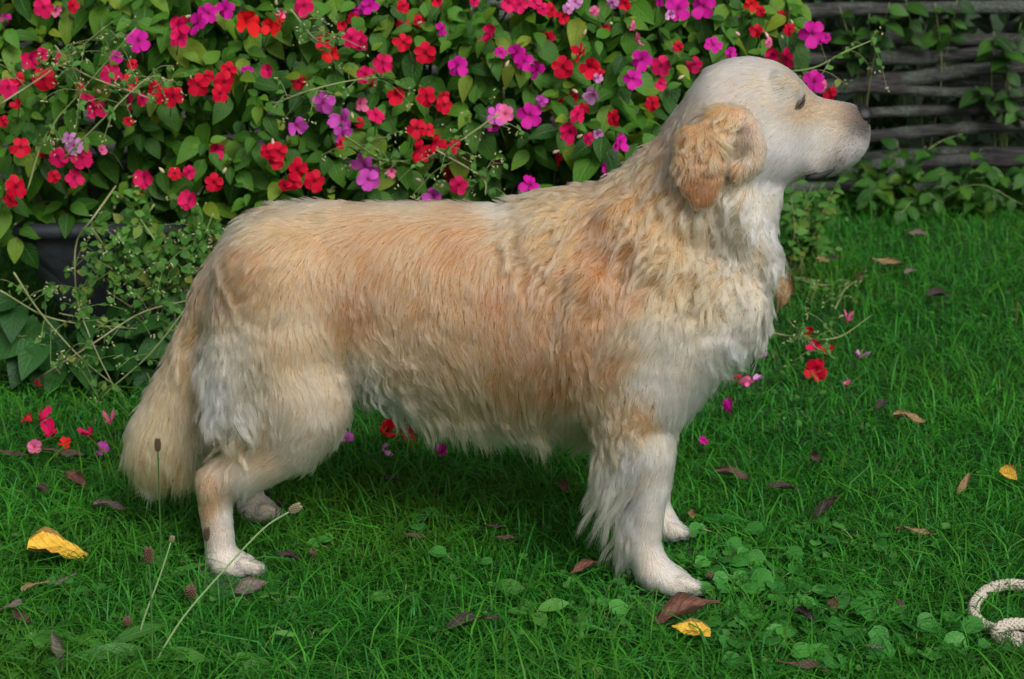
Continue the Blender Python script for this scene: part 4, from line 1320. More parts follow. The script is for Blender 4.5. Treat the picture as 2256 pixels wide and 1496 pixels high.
def leafy(name, label, cat, group, base, tips, tmpl, size, per, stem_r=0.002, droop=0.5, face=0.5, t0_=0.25):
    """a plant: one stem to each tip with leaves in pairs along it"""
    o = empty(name, tuple(base)); tag(o, label, cat, group)
    base = np.array(base, float)
    for tp in tips:
        tp = np.array(tp, float)
        mid = 0.5 * (base + tp) + np.array((rng.normal(0, .02), rng.normal(0, .02), 0.25 * np.linalg.norm((tp - base)[:2])))
        cur = spline([base + np.array((rng.normal(0, .012), rng.normal(0, .012), 0)), mid, tp], 14)
        v, f = tube(cur - base, np.linspace(stem_r, stem_r * 0.5, 14), 5)
        mesh_obj("stem", v, f, PALE_STEM, o)
        for k in range(per):
            t = t0_ + (1 - t0_) * (k + 0.5 * rng.random()) / per
            i = min(12, int(t * 13)); p = cur[i] + (cur[i + 1] - cur[i]) * (t * 13 - i)
            ax = cur[i + 1] - cur[i]; ax /= np.linalg.norm(ax) + 1e-9
            sd = np.cross(ax, (0, 0, 1.0)); sd /= np.linalg.norm(sd) + 1e-9
            d = sd * (1 if k % 2 else -1) * rng.uniform(0.5, 1) + ax * 0.4 + np.array((0, -0.25, -droop * rng.uniform(0.3, 1))) + rng.normal(0, 0.25, 3)
            nn = np.array((0, -face, 0.75)) + rng.normal(0, 0.25, 3)
            place("leaf", tmpl[rng.integers(0, len(tmpl))][0], frame_of(d, nn), p, size * rng.uniform(0.65, 1.2), o)
    return o


# right: undergrowth along the foot of the fence
und = [(1905, 440, 1900, 300, "clump right below the dog's nose against the fence foot"), (1985, 425, 1990, 285, "tallest bright green clump against the fence, right of the dog's nose"),
       (2060, 455, 2050, 380, "low clump at the fence foot between two taller ones"), (2130, 440, 2130, 330, "clump at the fence foot under the hanging vine"),
       (2215, 450, 2200, 360, "clump at the fence foot by the right edge of the picture"), (1940, 470, 1935, 400, "spreading seedling clump in front of the fence behind the dog's muzzle"),
       (2270, 420, 2250, 300, "clump cut by the right edge of the picture at the fence"), (2170, 470, 2165, 420, "flat clump where the lawn meets the fence"),
       (2010, 475, 2010, 420, "small clump at the edge of the lawn below the fence")]
for bx, by, tx, ty, lab in und:
    g = G(bx, by); y = min(g[1], FY - 0.12)
    b = np.array((P(bx, by, y)[0], y, 0))
    h = P(tx, ty, y)[2]
    tips = [(b[0] + rng.normal(0, 0.10), y + rng.uniform(-0.18, 0.04), h * rng.uniform(0.45, 1.05)) for _ in range(6)]
    leafy("undergrowth_plant", "leafy green " + lab, "plant", "undergrowth along the fence", b, tips, UND_T, 0.050, 6, 0.0016)
# vines over the fence
for bx, tipsp, lab in ((2215, [(2190, 70), (2150, 190), (2225, 190), (2215, 110), (2250, 50), (2245, 240)], "climbing vine with pale leaves on the fence at the right edge"),
                       (1900, [(1850, 15), (1915, 30), (1880, 60), (1960, 5)], "dark broad-leaved vine hanging over the fence top behind the flowers"),
                       (2040, [(1995, -5), (2060, 5), (2110, -5)], "small vine shoot hanging over the middle of the fence")):
    y = FY - 0.09
    b = np.array((P(bx, 300, y + 0.2)[0], y + 0.2, 0.0))
    tips = [tuple(P(x, yy, y - 0.08 * rng.random())) for x, yy in tipsp]
    leafy("climbing_vine", lab, "vine", "vines on the fence", b, tips, VINE_T, 0.062, 5, 0.0022, 0.9, 0.5, 0.72)
# small-leaved bush behind the dog's throat
b = G(1770, 610); y = b[1]
leafy("small_leaf_bush", "small-leaved light green bush growing behind the dog's throat", "bush", None, (P(1750, 600, y)[0], y, 0),
      [tuple(P(1730 + rng.uniform(-40, 120), rng.uniform(390, 560), y + rng.uniform(-.1, .1))) for _ in range(20)], SML_T, 0.030, 13, 0.0013)
# left: heart-leaved plants below the trough
for bx, by, tipsp, lab in ((330, 930, [(130, 690), (170, 770), (235, 640), (300, 720), (320, 760), (250, 790), (210, 700)], "broad heart-leaved plant under the trough left of the tail"),
                           (270, 930, [(275, 830), (320, 800), (150, 820), (285, 880), (360, 830), (385, 860), (340, 860)], "heart-leaved plant hanging low beside the dog's tail"),
                           (60, 900, [(40, 740), (80, 700), (20, 640), (100, 760), (-30, 700), (140, 830)], "heart-leaved plant at the far left below the trough corner"),
                           (430, 900, [(380, 740), (410, 660), (440, 800), (400, 780), (350, 700)], "heart-leaved plant half hidden behind the base of the tail")):
    y = 0.86
    b = np.array((P(bx, by, y)[0], y + 0.08, 0))
    tips = [tuple(P(x, yy, y - 0.10 * rng.random())) for x, yy in tipsp]
    leafy("heart_leaved_plant", lab, "plant", "heart-leaved plants under the trough", b, tips, HRT_T, 0.078, 4, 0.0022, 0.8, 0.8)
# chickweed trailing over the trough rim and through the flowers: thin stems, tiny leaves, pale seed pods
SEEDPOD = tube([(0, 0, 0), (0, 0, 0.3), (0, 0, 0.7), (0, 0, 1.0)], [0.08, 0.26, 0.2, 0.03], 5)
m = Mat("seed_pod"); POD_M = m.finish(m.n("BsdfPrincipled", Base_Color=m.mix(m.n("Attribute", p_attribute_name="tint").outputs['Fac'], (0.22, 0.30, 0.10), (0.42, 0.36, 0.20)), Roughness=0.5))
def trailing(label, lines, n_side, leafy_amt, tiny, depth, lawn=False):
    o = empty("chickweed", tuple(G(*lines[0][0]) if lawn else P(lines[0][0][0], lines[0][0][1], depth))); tag(o, label, "weed", "chickweed trailing over the trough")
    off = np.array(o.location)
    sv, lp, ld, ls, pp, pd = [], [], [], [], [], []
    for ln in lines:
        cur = spline([G(x, y, rng.uniform(0.03, 0.07)) if lawn else P(x, y, depth + rng.normal(0, 0.03)) for x, y in ln], 22)
        v, f = tube(cur - off, np.linspace(0.0022, 0.0011, 22), 5)
        mesh_obj("stem", v, f, PALE_STEM, o)
        for _ in range(n_side):
            i = rng.integers(3, 21); p = cur[i]
            d = rnd_dir(1)[0] * np.array((1, .6, .8)) + np.array((0, -0.2, 0.1)); d /= np.linalg.norm(d)
            L = rng.uniform(0.03, 0.10)
            br = spline([p, p + d * L * 0.5 + np.array((0, 0, 0.006)), p + d * L + np.array((0, 0, -0.01))], 6)
            sv.append(tube(br - off, 0.0006, 3, False))
            for k in range(leafy_amt):
                j = rng.integers(1, 6)
                lp.append(br[j]); ld.append(rnd_dir(1)[0] + np.array((0, -.3, -.2))); ls.append(tiny * rng.uniform(0.6, 1.3))
            for k in range(3):
                lp_ = br[-1] + rng.normal(0, 0.006, 3)
                pp.append(lp_); pd.append(rnd_dir(1)[0] + np.array((0, 0, -0.6)))
    v, f = merge(sv); tag(mesh_obj("side_stems", v, f, PALE_STEM, o), kind='stuff')
    lp, ld, ls = np.array(lp), np.array(ld), np.array(ls)
    tag(stamp_many("small_leaves", SML_L, frame_of(ld, rnd_dir(len(lp)) * .4 + np.array((0, -.6, .7))), lp - off, ls, rng.random(len(lp)), SML_M, o), kind='stuff')
    pp, pd = np.array(pp), np.array(pd)
    M = frame_of(rnd_dir(len(pp)), pd)
    q = np.array([f_ for f_ in SEEDPOD[1] if len(f_) == 4])
    V, F, U, T = stamp(np.array(SEEDPOD[0]), q, np.zeros((len(SEEDPOD[0]), 2)), M, pp - off, np.full(len(pp), 0.0065), rng.random(len(pp)))
    tag(big_mesh("seed_pods", V, F, POD_M, o, True, {'tint': T}), kind='stuff')
trailing("chickweed with one thick pale stem hanging from the trough to the lawn", [[(255, 410), (205, 480), (170, 530), (165, 600), (175, 680), (215, 780), (250, 850)]], 16, 3, 0.017, 0.80)
trailing("chickweed criss-crossing thin stems below the trough beside the tail", [[(30, 600), (90, 690), (180, 790), (280, 870)], [(410, 680), (330, 780), (230, 870), (160, 950)], [(90, 830), (200, 760), (310, 690), (420, 660)], [(0, 640), (110, 700), (250, 720), (420, 730)]], 10, 3, 0.015, 0.78)
trailing("chickweed mat spilling over the trough rim behind the tail", [[(300, 470), (350, 540), (400, 600), (430, 690)], [(420, 440), (440, 520), (400, 590), (300, 650)], [(200, 500), (260, 580), (330, 630), (420, 640)], [(470, 470), (430, 560), (380, 620)], [(340, 450), (280, 540), (240, 600), (160, 640)]], 26, 6, 0.022, 0.86)
trailing("chickweed straggling up through the red flowers on the left", [[(60, 420), (100, 300), (180, 200), (300, 60)], [(140, 350), (250, 240), (330, 170), (380, 180)], [(0, 230), (120, 150), (230, 60)], [(120, 100), (180, 160), (340, 220)]], 14, 3, 0.014, 0.84)
trailing("chickweed threading through the flowers above the rump", [[(600, 230), (680, 200), (760, 180), (830, 170)], [(640, 20), (700, 90), (760, 90)], [(760, 300), (840, 350), (900, 355)], [(960, 330), (1060, 390), (1070, 430)], [(1100, 250), (1000, 320), (950, 350)]], 12, 3, 0.015, 0.83)
trailing("long thin green stalk of chickweed reaching out towards the fence", [[(1700, 160), (1790, 150), (1860, 115), (1930, 85)]], 8, 3, 0.016, 1.05)
trailing("chickweed lying on the lawn in front of the dog's chest", [[(1690, 730), (1740, 740), (1840, 745), (1920, 695)], [(1730, 700), (1790, 760), (1840, 790)], [(1840, 680), (1860, 640), (1890, 615)], [(1750, 610), (1790, 625), (1830, 628)]], 6, 3, 0.014, 0.75, True)
# ================================================================== lawn
m = Mat("grass_blade")
_a = m.n("Attribute", p_attribute_name="tint")
_b = m.n("BsdfPrincipled", Base_Color=_a.outputs['Color'], Roughness=0.5)
m.put(_b.inputs['Specular IOR Level'], 0.15)
_tr = m.n("BsdfTranslucent", Color=m.mix(0.4, _a.outputs['Color'], (0.10, 0.24, 0.02)))
GRASS_M = m.finish(m.n("MixShader", i0=0.30, i1=_b.outputs[0], i2=_tr.outputs[0]).outputs[0])


def fbm(x, y, s, seed):
    return np.fromiter((mnoise.noise((a * s + seed, b * s, 0.3)) + 0.5 * mnoise.noise((a * s * 2.3, b * s * 2.3 + seed, 1.3)) for a, b in zip(x, y)), np.float32, len(x))


PAWS = [tuple(G(a, b)[:2]) for a, b in ((1485, 1318), (1480, 1205), (520, 1272), (580, 1155), (1490, 1345), (530, 1295))]


def grass_points(n):
    d = 2.55 + (5.95 - 2.55) * rng.random(n) ** 1.35
    hw = d * 1.03 * 1128 / FPX + 0.30
    u_ = rng.random(n) * 2 - 1
    out_ = rng.random(n) < 0.24          # thinner sward beyond both sides of the picture
    x = np.where(out_, np.sign(u_) * (hw + 1.3 * np.abs(u_)), u_ * hw)
    return x, d - CAM_D


def blades(n, lmin, lmax, wmin, wmax, lean, seed):
    x, y = grass_points(n)
    keep = np.ones(n, bool)
    # thin out under the trough and the hedge foot
    keep &= ~((y > 0.98) & (y < 1.6) & (x > tx0 + 0.1) & (x < tx1 - 0.1))
    x, y = x[keep], y[keep]; n = len(x)
    pa = fbm(x, y, 3.2, seed); pb = fbm(x, y, 1.1, seed + 9.0)
    L = (lmin + (lmax - lmin) * rng.random(n) ** 1.6) * (1 + 0.35 * pb)
    shade = np.clip((y - 0.55) / 0.35, 0, 1) * (x < 0.72)
    L *= 1 - 0.25 * shade
    for fx_, fy_ in PAWS:                  # flattened under the paws
        L *= 1 - 0.72 * np.exp(-(((x - fx_) / 0.065) ** 2 + ((y - fy_) / 0.075) ** 2) ** 2)
    w = wmin + (wmax - wmin) * rng.random(n)
    az = rng.random(n) * 6.283
    az = az + 0.8 * pa
    le = lean * (0.4 + 0.9 * rng.random(n))
    d = np.stack([np.cos(az), np.sin(az)], 1)
    s2 = np.stack([-np.sin(az), np.cos(az)], 1)
    tw = rng.normal(0, 0.5, n)
    V = np.zeros((n, 7, 3), np.float32)
    for k, t in enumerate((0.0, 0.4, 0.75, 1.0)):
        # bent blade: angle from the vertical grows along it
        hor = L * (le * t * t * 0.9 + 0.18 * t)
        ver = L * (t - 0.55 * le * t * t * t)
        c = np.stack([x + d[:, 0] * hor, y + d[:, 1] * hor, np.maximum(ver, 0.001) - 0.002 * (t == 0)], 1)
        if k == 3:
            V[:, 6] = c
        else:
            ww = w * (0.9, 1.0, 0.62)[k] * 0.5
            off_ = np.stack([s2[:, 0] * ww, s2[:, 1] * ww, tw * ww * 0.4], 1)
            V[:, 2 * k] = c - off_; V[:, 2 * k + 1] = c + off_
    T = np.array([(0, 1, 3), (0, 3, 2), (2, 3, 5), (2, 5, 4), (4, 5, 6)])
    F = (T[None] + (np.arange(n) * 7)[:, None, None]).reshape(-1, 3)
    lo, hi = np.array((0.010, 0.088, 0.008)), np.array((0.052, 0.275, 0.022))
    mixv = np.clip(0.5 + 0.45 * pa + rng.normal(0, 0.25, n), 0, 1)
    C = lo + (hi - lo) * mixv[:, None]
    yel = np.clip(pb * 1.5 - 0.05, 0, 1)[:, None] * 0.65
    C = C * (1 - yel) + np.array((0.085, 0.190, 0.010)) * yel
    blu = (rng.random(n) < 0.12)[:, None]
    C = np.where(blu, C * np.array((1.0, 1.05, 2.0)) + np.array((0.006, 0.02, 0.010)), C)
    dry = rng.random(n) < 0.012 * (1.4 - np.clip(L / 0.08, 0, 1.2))
    C[dry] = np.array((0.22, 0.20, 0.08)) * rng.uniform(0.6, 1.1, (dry.sum(), 1))
    return V.reshape(-1, 3), F, np.repeat(C, 7, axis=0)


V1, F1, C1 = blades(138000, 0.022, 0.046, 0.0014, 0.0028, 1.0, 4.0)
V2, F2, C2 = blades(63000, 0.040, 0.085, 0.0016, 0.0032, 1.15, 8.0)
V3, F3, C3 = blades(6800, 0.075, 0.130, 0.0018, 0.0032, 1.25, 12.0)
V = np.vstack([V1, V2, V3]); F = np.vstack([F1, F2 + len(V1), F3 + len(V1) + len(V2)]); C = np.vstack([C1, C2, C3])
# nothing grows through the dog's feet
gr = big_mesh("grass", V, F, GRASS_M, None, True, {'tint': C})
tag(gr, "short lush lawn grass under and around the dog", "grass", kind='stuff')

# low clover and moss between the blades
CLV = [leaf_mesh("clover_shape", 'round', 1, 0.95, 0.25, 0.1, 0.06, 3, 200 + s) for s in range(3)]
COV_M = leaf_mat("clover_leaf", (0.024, 0.105, 0.018), (0.070, 0.225, 0.032), None, vein=(0.12, 0.28, 0.08), vein_amt=0.2, trans=0.25)
n = 11500
x, y = grass_points(n)
pt = fbm(x, y, 2.0, 31.0) + 0.55 * np.clip((x - 0.1) / 0.4, 0, 1) * np.clip((-0.05 - y) / 0.2, 0, 1) + rng.normal(0, 0.15, n)
s = (pt > 0.22) & ~((y > 0.95) & (x < tx1))
x, y = x[s], y[s]; n = len(x)
pos = np.stack([x, y, rng.uniform(0.006, 0.034, n)], 1)
a = rng.random(n) * 6.283
cov = stamp_many("ground_cover", CLV, frame_of(np.stack([np.cos(a), np.sin(a), rng.normal(0, .2, n)], 1), rng.normal(0, 0.3, (n, 3)) + np.array((0, -0.25, 1))), pos, rng.uniform(0.007, 0.016, n), rng.random(n), COV_M)
tag(cov, "tiny round clover leaves scattered through the lawn", "ground cover", kind='stuff')

# ---- broad-leaved weeds in the lawn, leaf by leaf
RND_T = with_mat([leaf_mesh("leaf", 'round', 1, 0.98, 0.22, 0.15, 0.07, 5, 220 + s) for s in range(4)], leaf_mat("lawn_weed_leaf", (0.028, 0.165, 0.024), (0.075, 0.300, 0.045), None, vein=(0.14, 0.32, 0.10), vein_amt=0.3, trans=0.25))
LNG_T = with_mat([leaf_mesh("leaf", 'long', 1, 0.30, 0.2, 0.25, 0.04, 6, 240 + s) for s in range(3)], leaf_mat("plantain_leaf", (0.040, 0.150, 0.022), (0.090, 0.270, 0.040), None, vein=(0.16, 0.34, 0.10), vein_amt=0.35, trans=0.25))
SPN_T = with_mat([leaf_mesh("leaf", 'long', 1, 0.52, 0.2, 0.2, 0.04, 6, 250 + s) for s in range(3)], LNG_T[0][0].materials[0])
def lawn_weed(px, py, tmpl, n, size, spread, label, group, h=0.028):
    g = G(px, py)
    o = empty("lawn_weed", tuple(g)); tag(o, label, "weed", group)
    a0 = rng.random() * 6.28
    for k in range(n):
        a = a0 + 2.4 * k + rng.normal(0, .3)
        r_ = spread * math.sqrt((k + 0.5) / n) * rng.uniform(0.6, 1.1)
        d = np.array((math.cos(a), math.sin(a), rng.uniform(0.0, 0.35)))
        p = g + np.array((d[0] * r_, d[1] * r_, h * rng.uniform(0.5, 1.15)))
        nn = np.array((0, -0.40, 1)) + rng.normal(0, 0.22, 3)
        place("leaf", tmpl[rng.integers(0, len(tmpl))][0], frame_of(d, nn), p, size * rng.uniform(0.7, 1.2), o)
        v, f = tube(np.array([g + np.array((0, 0, 0.002)), 0.5 * (g + p) + np.array((0, 0, 0.004)), p]) - g, 0.0009, 4, False)
        mesh_obj("stalk", v, f, PALE_STEM, o)
GW = "round-leaved weeds in the lawn by the fore paws"
for px, py, n, sz, sp_, lab in ((1595, 1190, 6, .030, .045, "round-leaved weed just right of the dog's far fore paw"), (1670, 1245, 6, .028, .05, "round-leaved weed between the two fore paws' right and the dark twig leaf"),
                                (1600, 1265, 7, .030, .04, "round-leaved weed touching the toes of the near fore paw"), (1625, 1310, 8, .034, .05, "dense round-leaved weed right of the near fore paw"),
                                (1700, 1300, 8, .032, .055, "bright round-leaved weed two leaf-widths right of the near fore paw"), (1690, 1370, 8, .032, .05, "round-leaved weed right of the brown and yellow fallen leaves"),
                                (1745, 1335, 6, .028, .045, "round-leaved weed beside the small dark crumpled leaf"), (1850, 1365, 7, .030, .055, "round-leaved weed half-way between the dog's paw and the rope"),
                                (1930, 1375, 6, .034, .045, "round-leaved weed with upright folded leaves left of the rope"), (1780, 1420, 8, .034, .05, "round-leaved weed above the rolled brown leaf at the bottom"),
                                (1640, 1430, 8, .032, .06, "round-leaved weed at the bottom edge below the yellow leaf"), (2020, 1450, 8, .040, .05, "large round-leaved weed below the rope"),
                                (2085, 1410, 4, .036, .03, "round-leaved weed with few large leaves directly left of the rope's lower turn"), (1880, 1475, 8, .036, .06, "round-leaved weed at the bottom right of the rolled brown leaf"),
                                (1815, 1205, 6, .028, .05, "round-leaved weed in the long grass ahead of the dog"), (1895, 1215, 7, .030, .045, "pale round-leaved weed in the long grass between dog and rope"),
                                (1715, 1480, 7, .034, .06, "round-leaved weed at the bottom edge left of the rolled brown leaf"), (1945, 1420, 5, .03, .04, "round-leaved weed above the small brown leaf scrap near the rope"),
                                (2190, 1450, 4, .022, .025, "three-leaved clover below the rope at the bottom right")):
    lawn_weed(px, py, RND_T, n, sz, sp_, lab, GW)
GL = "broad-leaved weeds in the lawn on the left"
for px, py, n, sz, sp_, T, lab in ((40, 1430, 6, .045, .03, SPN_T, "spoon-leaved weed in the bottom left corner"), (80, 1440, 5, .050, .02, SPN_T, "spoon-leaved weed with upright pale leaves near the bottom left corner"),
                                   (155, 1440, 3, .036, .02, SPN_T, "small spoon-leaved weed by the standing brown leaf"), (75, 1485, 5, .045, .03, SPN_T, "spoon-leaved weed cut by the bottom edge at the left"),
                                   (240, 1465, 4, .085, .01, LNG_T, "long-leaved plantain rosette below the crossing stalks"), (335, 1470, 5, .095, .01, LNG_T, "long-leaved plantain rosette at the foot of the tall stalks"),
                                   (605, 1490, 4, .055, .02, SPN_T, "broad-leaved weed cut by the bottom edge"), (370, 1290, 3, .060, .01, LNG_T, "plantain with one broad blade left of the near hind paw"),
                                   (215, 1330, 3, .020, .015, RND_T, "three-leaved clover in the grass left of the crossing stalks"), (145, 1315, 3, .018, .015, RND_T, "small clover below the yellow leaf"),
                                   (625, 1345, 6, .026, .03, LNG_T, "whorled cleavers sprig right below the grey leaf"), (560, 1350, 6, .026, .03, LNG_T, "whorled cleavers sprig below the near hind paw"),
                                   (650, 1425, 7, .028, .03, LNG_T, "lower cleavers sprig with star-like leaves left of centre"), (680, 1440, 7, .028, .03, LNG_T, "rightmost cleavers sprig at the bottom left"),
                                   (1160, 1330, 3, .040, .015, SPN_T, "weed with an upright oval leaf under the dog's belly shade"), (1170, 1385, 5, .042, .02, SPN_T, "spoon-leaved weed right of the brown leaf at bottom centre"),
                                   (1075, 1015, 4, .030, .025, RND_T, "round-leaved weed in the grass behind the dog's belly"), (1165, 1010, 4, .028, .025, RND_T, "small round-leaved weed behind the fore leg feathering"),
                                   (740, 1225, 4, .028, .03, RND_T, "round-leaved weed between hind and fore paws, nearer the hind"), (920, 1180, 5, .028, .03, RND_T, "round-leaved weed in the middle of the lawn under the belly"),
                                   (1020, 1265, 5, .026, .03, RND_T, "round-leaved weed below the belly, left of the fore paw"), (890, 1340, 5, .03, .03, SPN_T, "broad-leaved weed left of the brown leaf at bottom centre"),
                                   (1330, 1390, 5, .03, .03, RND_T, "round-leaved weed below the near fore paw, left of the brown leaf")):
    lawn_weed(px, py, T, n, sz, sp_, lab, GL)

# ---- plantain stalks with seed heads
m = Mat("seed_head_brown"); HEAD_M = m.finish(m.n("BsdfPrincipled", Base_Color=m.ramp(m.noise(420, 2), [(0.35, (0.035, 0.018, 0.010)), (0.55, (0.13, 0.075, 0.04)), (0.75, (0.30, 0.22, 0.13))]), Roughness=0.9))
m = Mat("seed_head_pale"); HEADP_M = m.finish(m.n("BsdfPrincipled", Base_Color=m.ramp(m.noise(420, 2), [(0.35, (0.12, 0.10, 0.05)), (0.7, (0.42, 0.36, 0.22))]), Roughness=0.9))
m = Mat("stalk_green"); STK_M = m.finish(m.n("BsdfPrincipled", Base_Color=m.mix(m.n("ObjectInfo").outputs['Random'], (0.035, 0.11, 0.02), (0.20, 0.33, 0.10)), Roughness=0.5))
m = Mat("stalk_pale"); STKP_M = m.finish(m.n("BsdfPrincipled", Base_Color=m.mix(m.noise(30, 2), (0.20, 0.33, 0.12), (0.30, 0.42, 0.18)), Roughness=0.5))
def stalk(bpx, bpy_, mids, hpx, hpy, hl, hr, pale, label, rise=True):
    hl, hr = hl * 1.05, hr * 1.05
    g = G(bpx, bpy_)
    o = empty("plantain_stalk", tuple(g)); tag(o, label, "seed stalk", "plantain stalks in the lawn")
    n = len(mids) + 1
    pts = [g]
    for i, (a, b) in enumerate(mids + [(hpx, hpy)]):
        pts.append(P(a, b, g[1] - 0.03 * (i + 1) / n))
    cur = spline(pts, 20)
    v, f = tube(cur - g, np.linspace(0.0017, 0.0012, 20), 6)
    mesh_obj("stem", v, f, STKP_M if pale else STK_M, o)
    d = cur[-1] - cur[-3]; d /= np.linalg.norm(d)
    hv = []
    # many small scales packed round the head
    for i in range(70):
        t = (i + 0.5) / 70
        a = i * 2.4
        e = np.cross(d, (0, 1.0, 0)); e /= np.linalg.norm(e); e2__ = np.cross(d, e)
        rr = hr * math.sin(math.pi * (0.12 + 0.8 * t)) ** 0.6
        c = cur[-1] + d * hl * (t - 0.08) + rr * 0.72 * (math.cos(a) * e + math.sin(a) * e2__)
        od = math.cos(a) * e + math.sin(a) * e2__ + d * 0.9
        hv.append(tube([c - g, c + od * hr * 0.35 - g, c + od * hr * 0.75 - g], [hr * .28, hr * .30, hr * .04], 4))
    hv.append(tube([cur[-1] + d * hl * t - g for t in (-0.05, 0.2, 0.5, 0.8, 0.95)], [hr * .4, hr * .8, hr * .85, hr * .7, hr * .2], 7))
    v, f = merge(hv)
    mesh_obj("seed_head", v, f, HEADP_M if pale else HEAD_M, o)
stalk(356, 1300, [(352, 1130)], 348, 992, .019, .0036, False, "tall plantain stalk with a brown head standing in front of the tail")
stalk(450, 1300, [(453, 1240)], 455, 1188, .022, .0038, False, "plantain stalk with a brown head in front of the near hind pastern")
stalk(296, 1440, [(318, 1360), (352, 1270)], 377, 1193, .008, .0026, True, "pale plantain stalk with a tiny green head leaning right")
stalk(336, 1490, [(335, 1400), (332, 1310)], 328, 1238, .022, .0048, False, "dark plantain stalk with a thick brown head left of the hind paw")
stalk(330, 1480, [(400, 1365), (490, 1260), (580, 1165)], 640, 1126, .016, .0042, True, "long pale plantain stalk leaning right across the near hind paw")
stalk(426, 1365, [(424, 1345)], 421, 1315, .020, .0060, False, "short plantain stalk with a fuzzy wide brown head")
stalk(286, 1432, [(284, 1405)], 281, 1374, .010, .0045, False, "short plantain stalk with a small round brown head at the lower left")
stalk(693, 1245, [(692, 1235)], 690, 1222, .013, .0045, False, "short plantain stalk with a reddish brown head right of the hind paw")
stalk(1566, 1290, [(1566, 1280)], 1565, 1270, .010, .0038, False, "short brown plantain head just right of the near fore paw")

# ================================================================== fallen leaves and petals
def curled(name, L, W, roll, bend, seed):
    r = np.random.default_rng(seed)
    vs, uv, fs = [], [], []
    nu, nv_ = 6, 9
    for i in range(nv_ + 1):
        t = i / nv_
        w = W * 0.5 * max(0.05, math.sin(math.pi * (0.05 + 0.9 * t)) ** 0.7) * (1 + 0.12 * (r.random() - 0.5))
        for j in range(nu + 1):
            q = j / nu * 2 - 1
            th = roll * q * (0.7 + 0.5 * math.sin(3 * t + seed))
            rr = 1.0 / max(abs(roll), 0.05)
            x = w * rr * math.sin(th); z = w * rr * (1 - math.cos(th))
            bz = bend * L * math.sin(math.pi * t) + 0.05 * L * math.sin(7 * t + q * 2 + seed)
            vs.append((x + 0.02 * L * r.normal() * abs(q), L * (t - 0.5), z + bz + 0.012 * L * r.normal()))
            uv.append((0.5 + 0.5 * q, t))
    for i in range(nv_):
        for j in range(nu):
            a = i * (nu + 1) + j
            fs.append((a, a + 1, a + nu + 2, a + nu + 1))
    return vs, fs, uv
def dead_mat(name, a, b, c, rough=0.7):
    m = Mat(name)
    uv = m.n("TexCoord").outputs['UV']
    sp = m.n("SeparateXYZ"); m.put(sp.inputs[0], uv)
    au = m.math('ABSOLUTE', m.math('SUBTRACT', sp.outputs[0], 0.5))
    rib = m.math('SUBTRACT', 1.0, m.math('SMOOTH_MIN', m.math('MULTIPLY', au, 18.0), 1.0, 0.2))
    sv = m.math('POWER', m.math('MULTIPLY_ADD', m.math('SINE', m.math('SUBTRACT', m.math('MULTIPLY', sp.outputs[1], 44.0), m.math('MULTIPLY', au, 30.0))), 0.5, 0.5), 6.0)
    col = m.ramp(m.noise(6, 5, uv, 0.65), [(0.28, a), (0.5, b), (0.75, c)])
    edge = m.math('GREATER_THAN', m.math('ADD', au, m.math('MULTIPLY', m.noise(7, 3, uv), 0.22)), 0.50)
    col = m.mix(m.math('MULTIPLY', edge, 0.75), col, (0.06, 0.035, 0.02))
    col = m.mix(m.math('MULTIPLY', m.math('MAXIMUM', rib, m.math('MULTIPLY', sv, 0.6)), 0.4), col, tuple(0.4 * np.array(a)))
    return m.finish(m.n("BsdfPrincipled", Base_Color=col, Roughness=rough, Normal=m.bump(m.math('SUBTRACT', m.noise(20, 3, uv), m.math('MULTIPLY', sv, 0.5)), 0.5, 0.004)))
DEAD = {'b': dead_mat("dead_leaf_brown", (0.030, 0.014, 0.010), (0.075, 0.038, 0.024), (0.13, 0.08, 0.055)), 'd': dead_mat("dead_leaf_dark", (0.012, 0.008, 0.007), (0.030, 0.018, 0.015), (0.06, 0.04, 0.032)),
        'g': dead_mat("dead_leaf_greyish", (0.06, 0.045, 0.038), (0.12, 0.095, 0.075), (0.20, 0.165, 0.13)), 'y': dead_mat("dead_leaf_yellow", (0.42, 0.20, 0.012), (0.62, 0.36, 0.025), (0.70, 0.46, 0.06)),
        't': dead_mat("dead_leaf_tan", (0.10, 0.055, 0.02), (0.24, 0.15, 0.06), (0.36, 0.26, 0.12)), 'n': dead_mat("dead_leaf_rust", (0.055, 0.018, 0.010), (0.12, 0.042, 0.022), (0.20, 0.09, 0.05))}
def fallen(px, py, Lpx, Wr, rot, kind, label, roll=1.3, bend=0.05, group="fallen leaves on the lawn", z=0.040, tilt=0.0):
    g = G(px, py, z)
    L = 1.25 * Lpx * ((g[1] + CAM_D) * CP - (g[2] - CAM_H) * SP) / FPX
    v, f, uv = curled("fallen_leaf", L, L * min(0.8, Wr * 1.25), roll, bend, int(px * 7 + py) % 97)
    o = mesh_obj("fallen_leaf", np.array(v), f, DEAD[kind], None, True, None, np.array(uv))
    o.location = tuple(g)
    o.rotation_euler = (R(tilt * (kind != 'y') + 10 + rng.normal(0, 5)), R(-28 * np.sign(math.sin(R(rot))) + rng.normal(0, 6)), R(rot))
    tag(o, label, "fallen leaf", group)
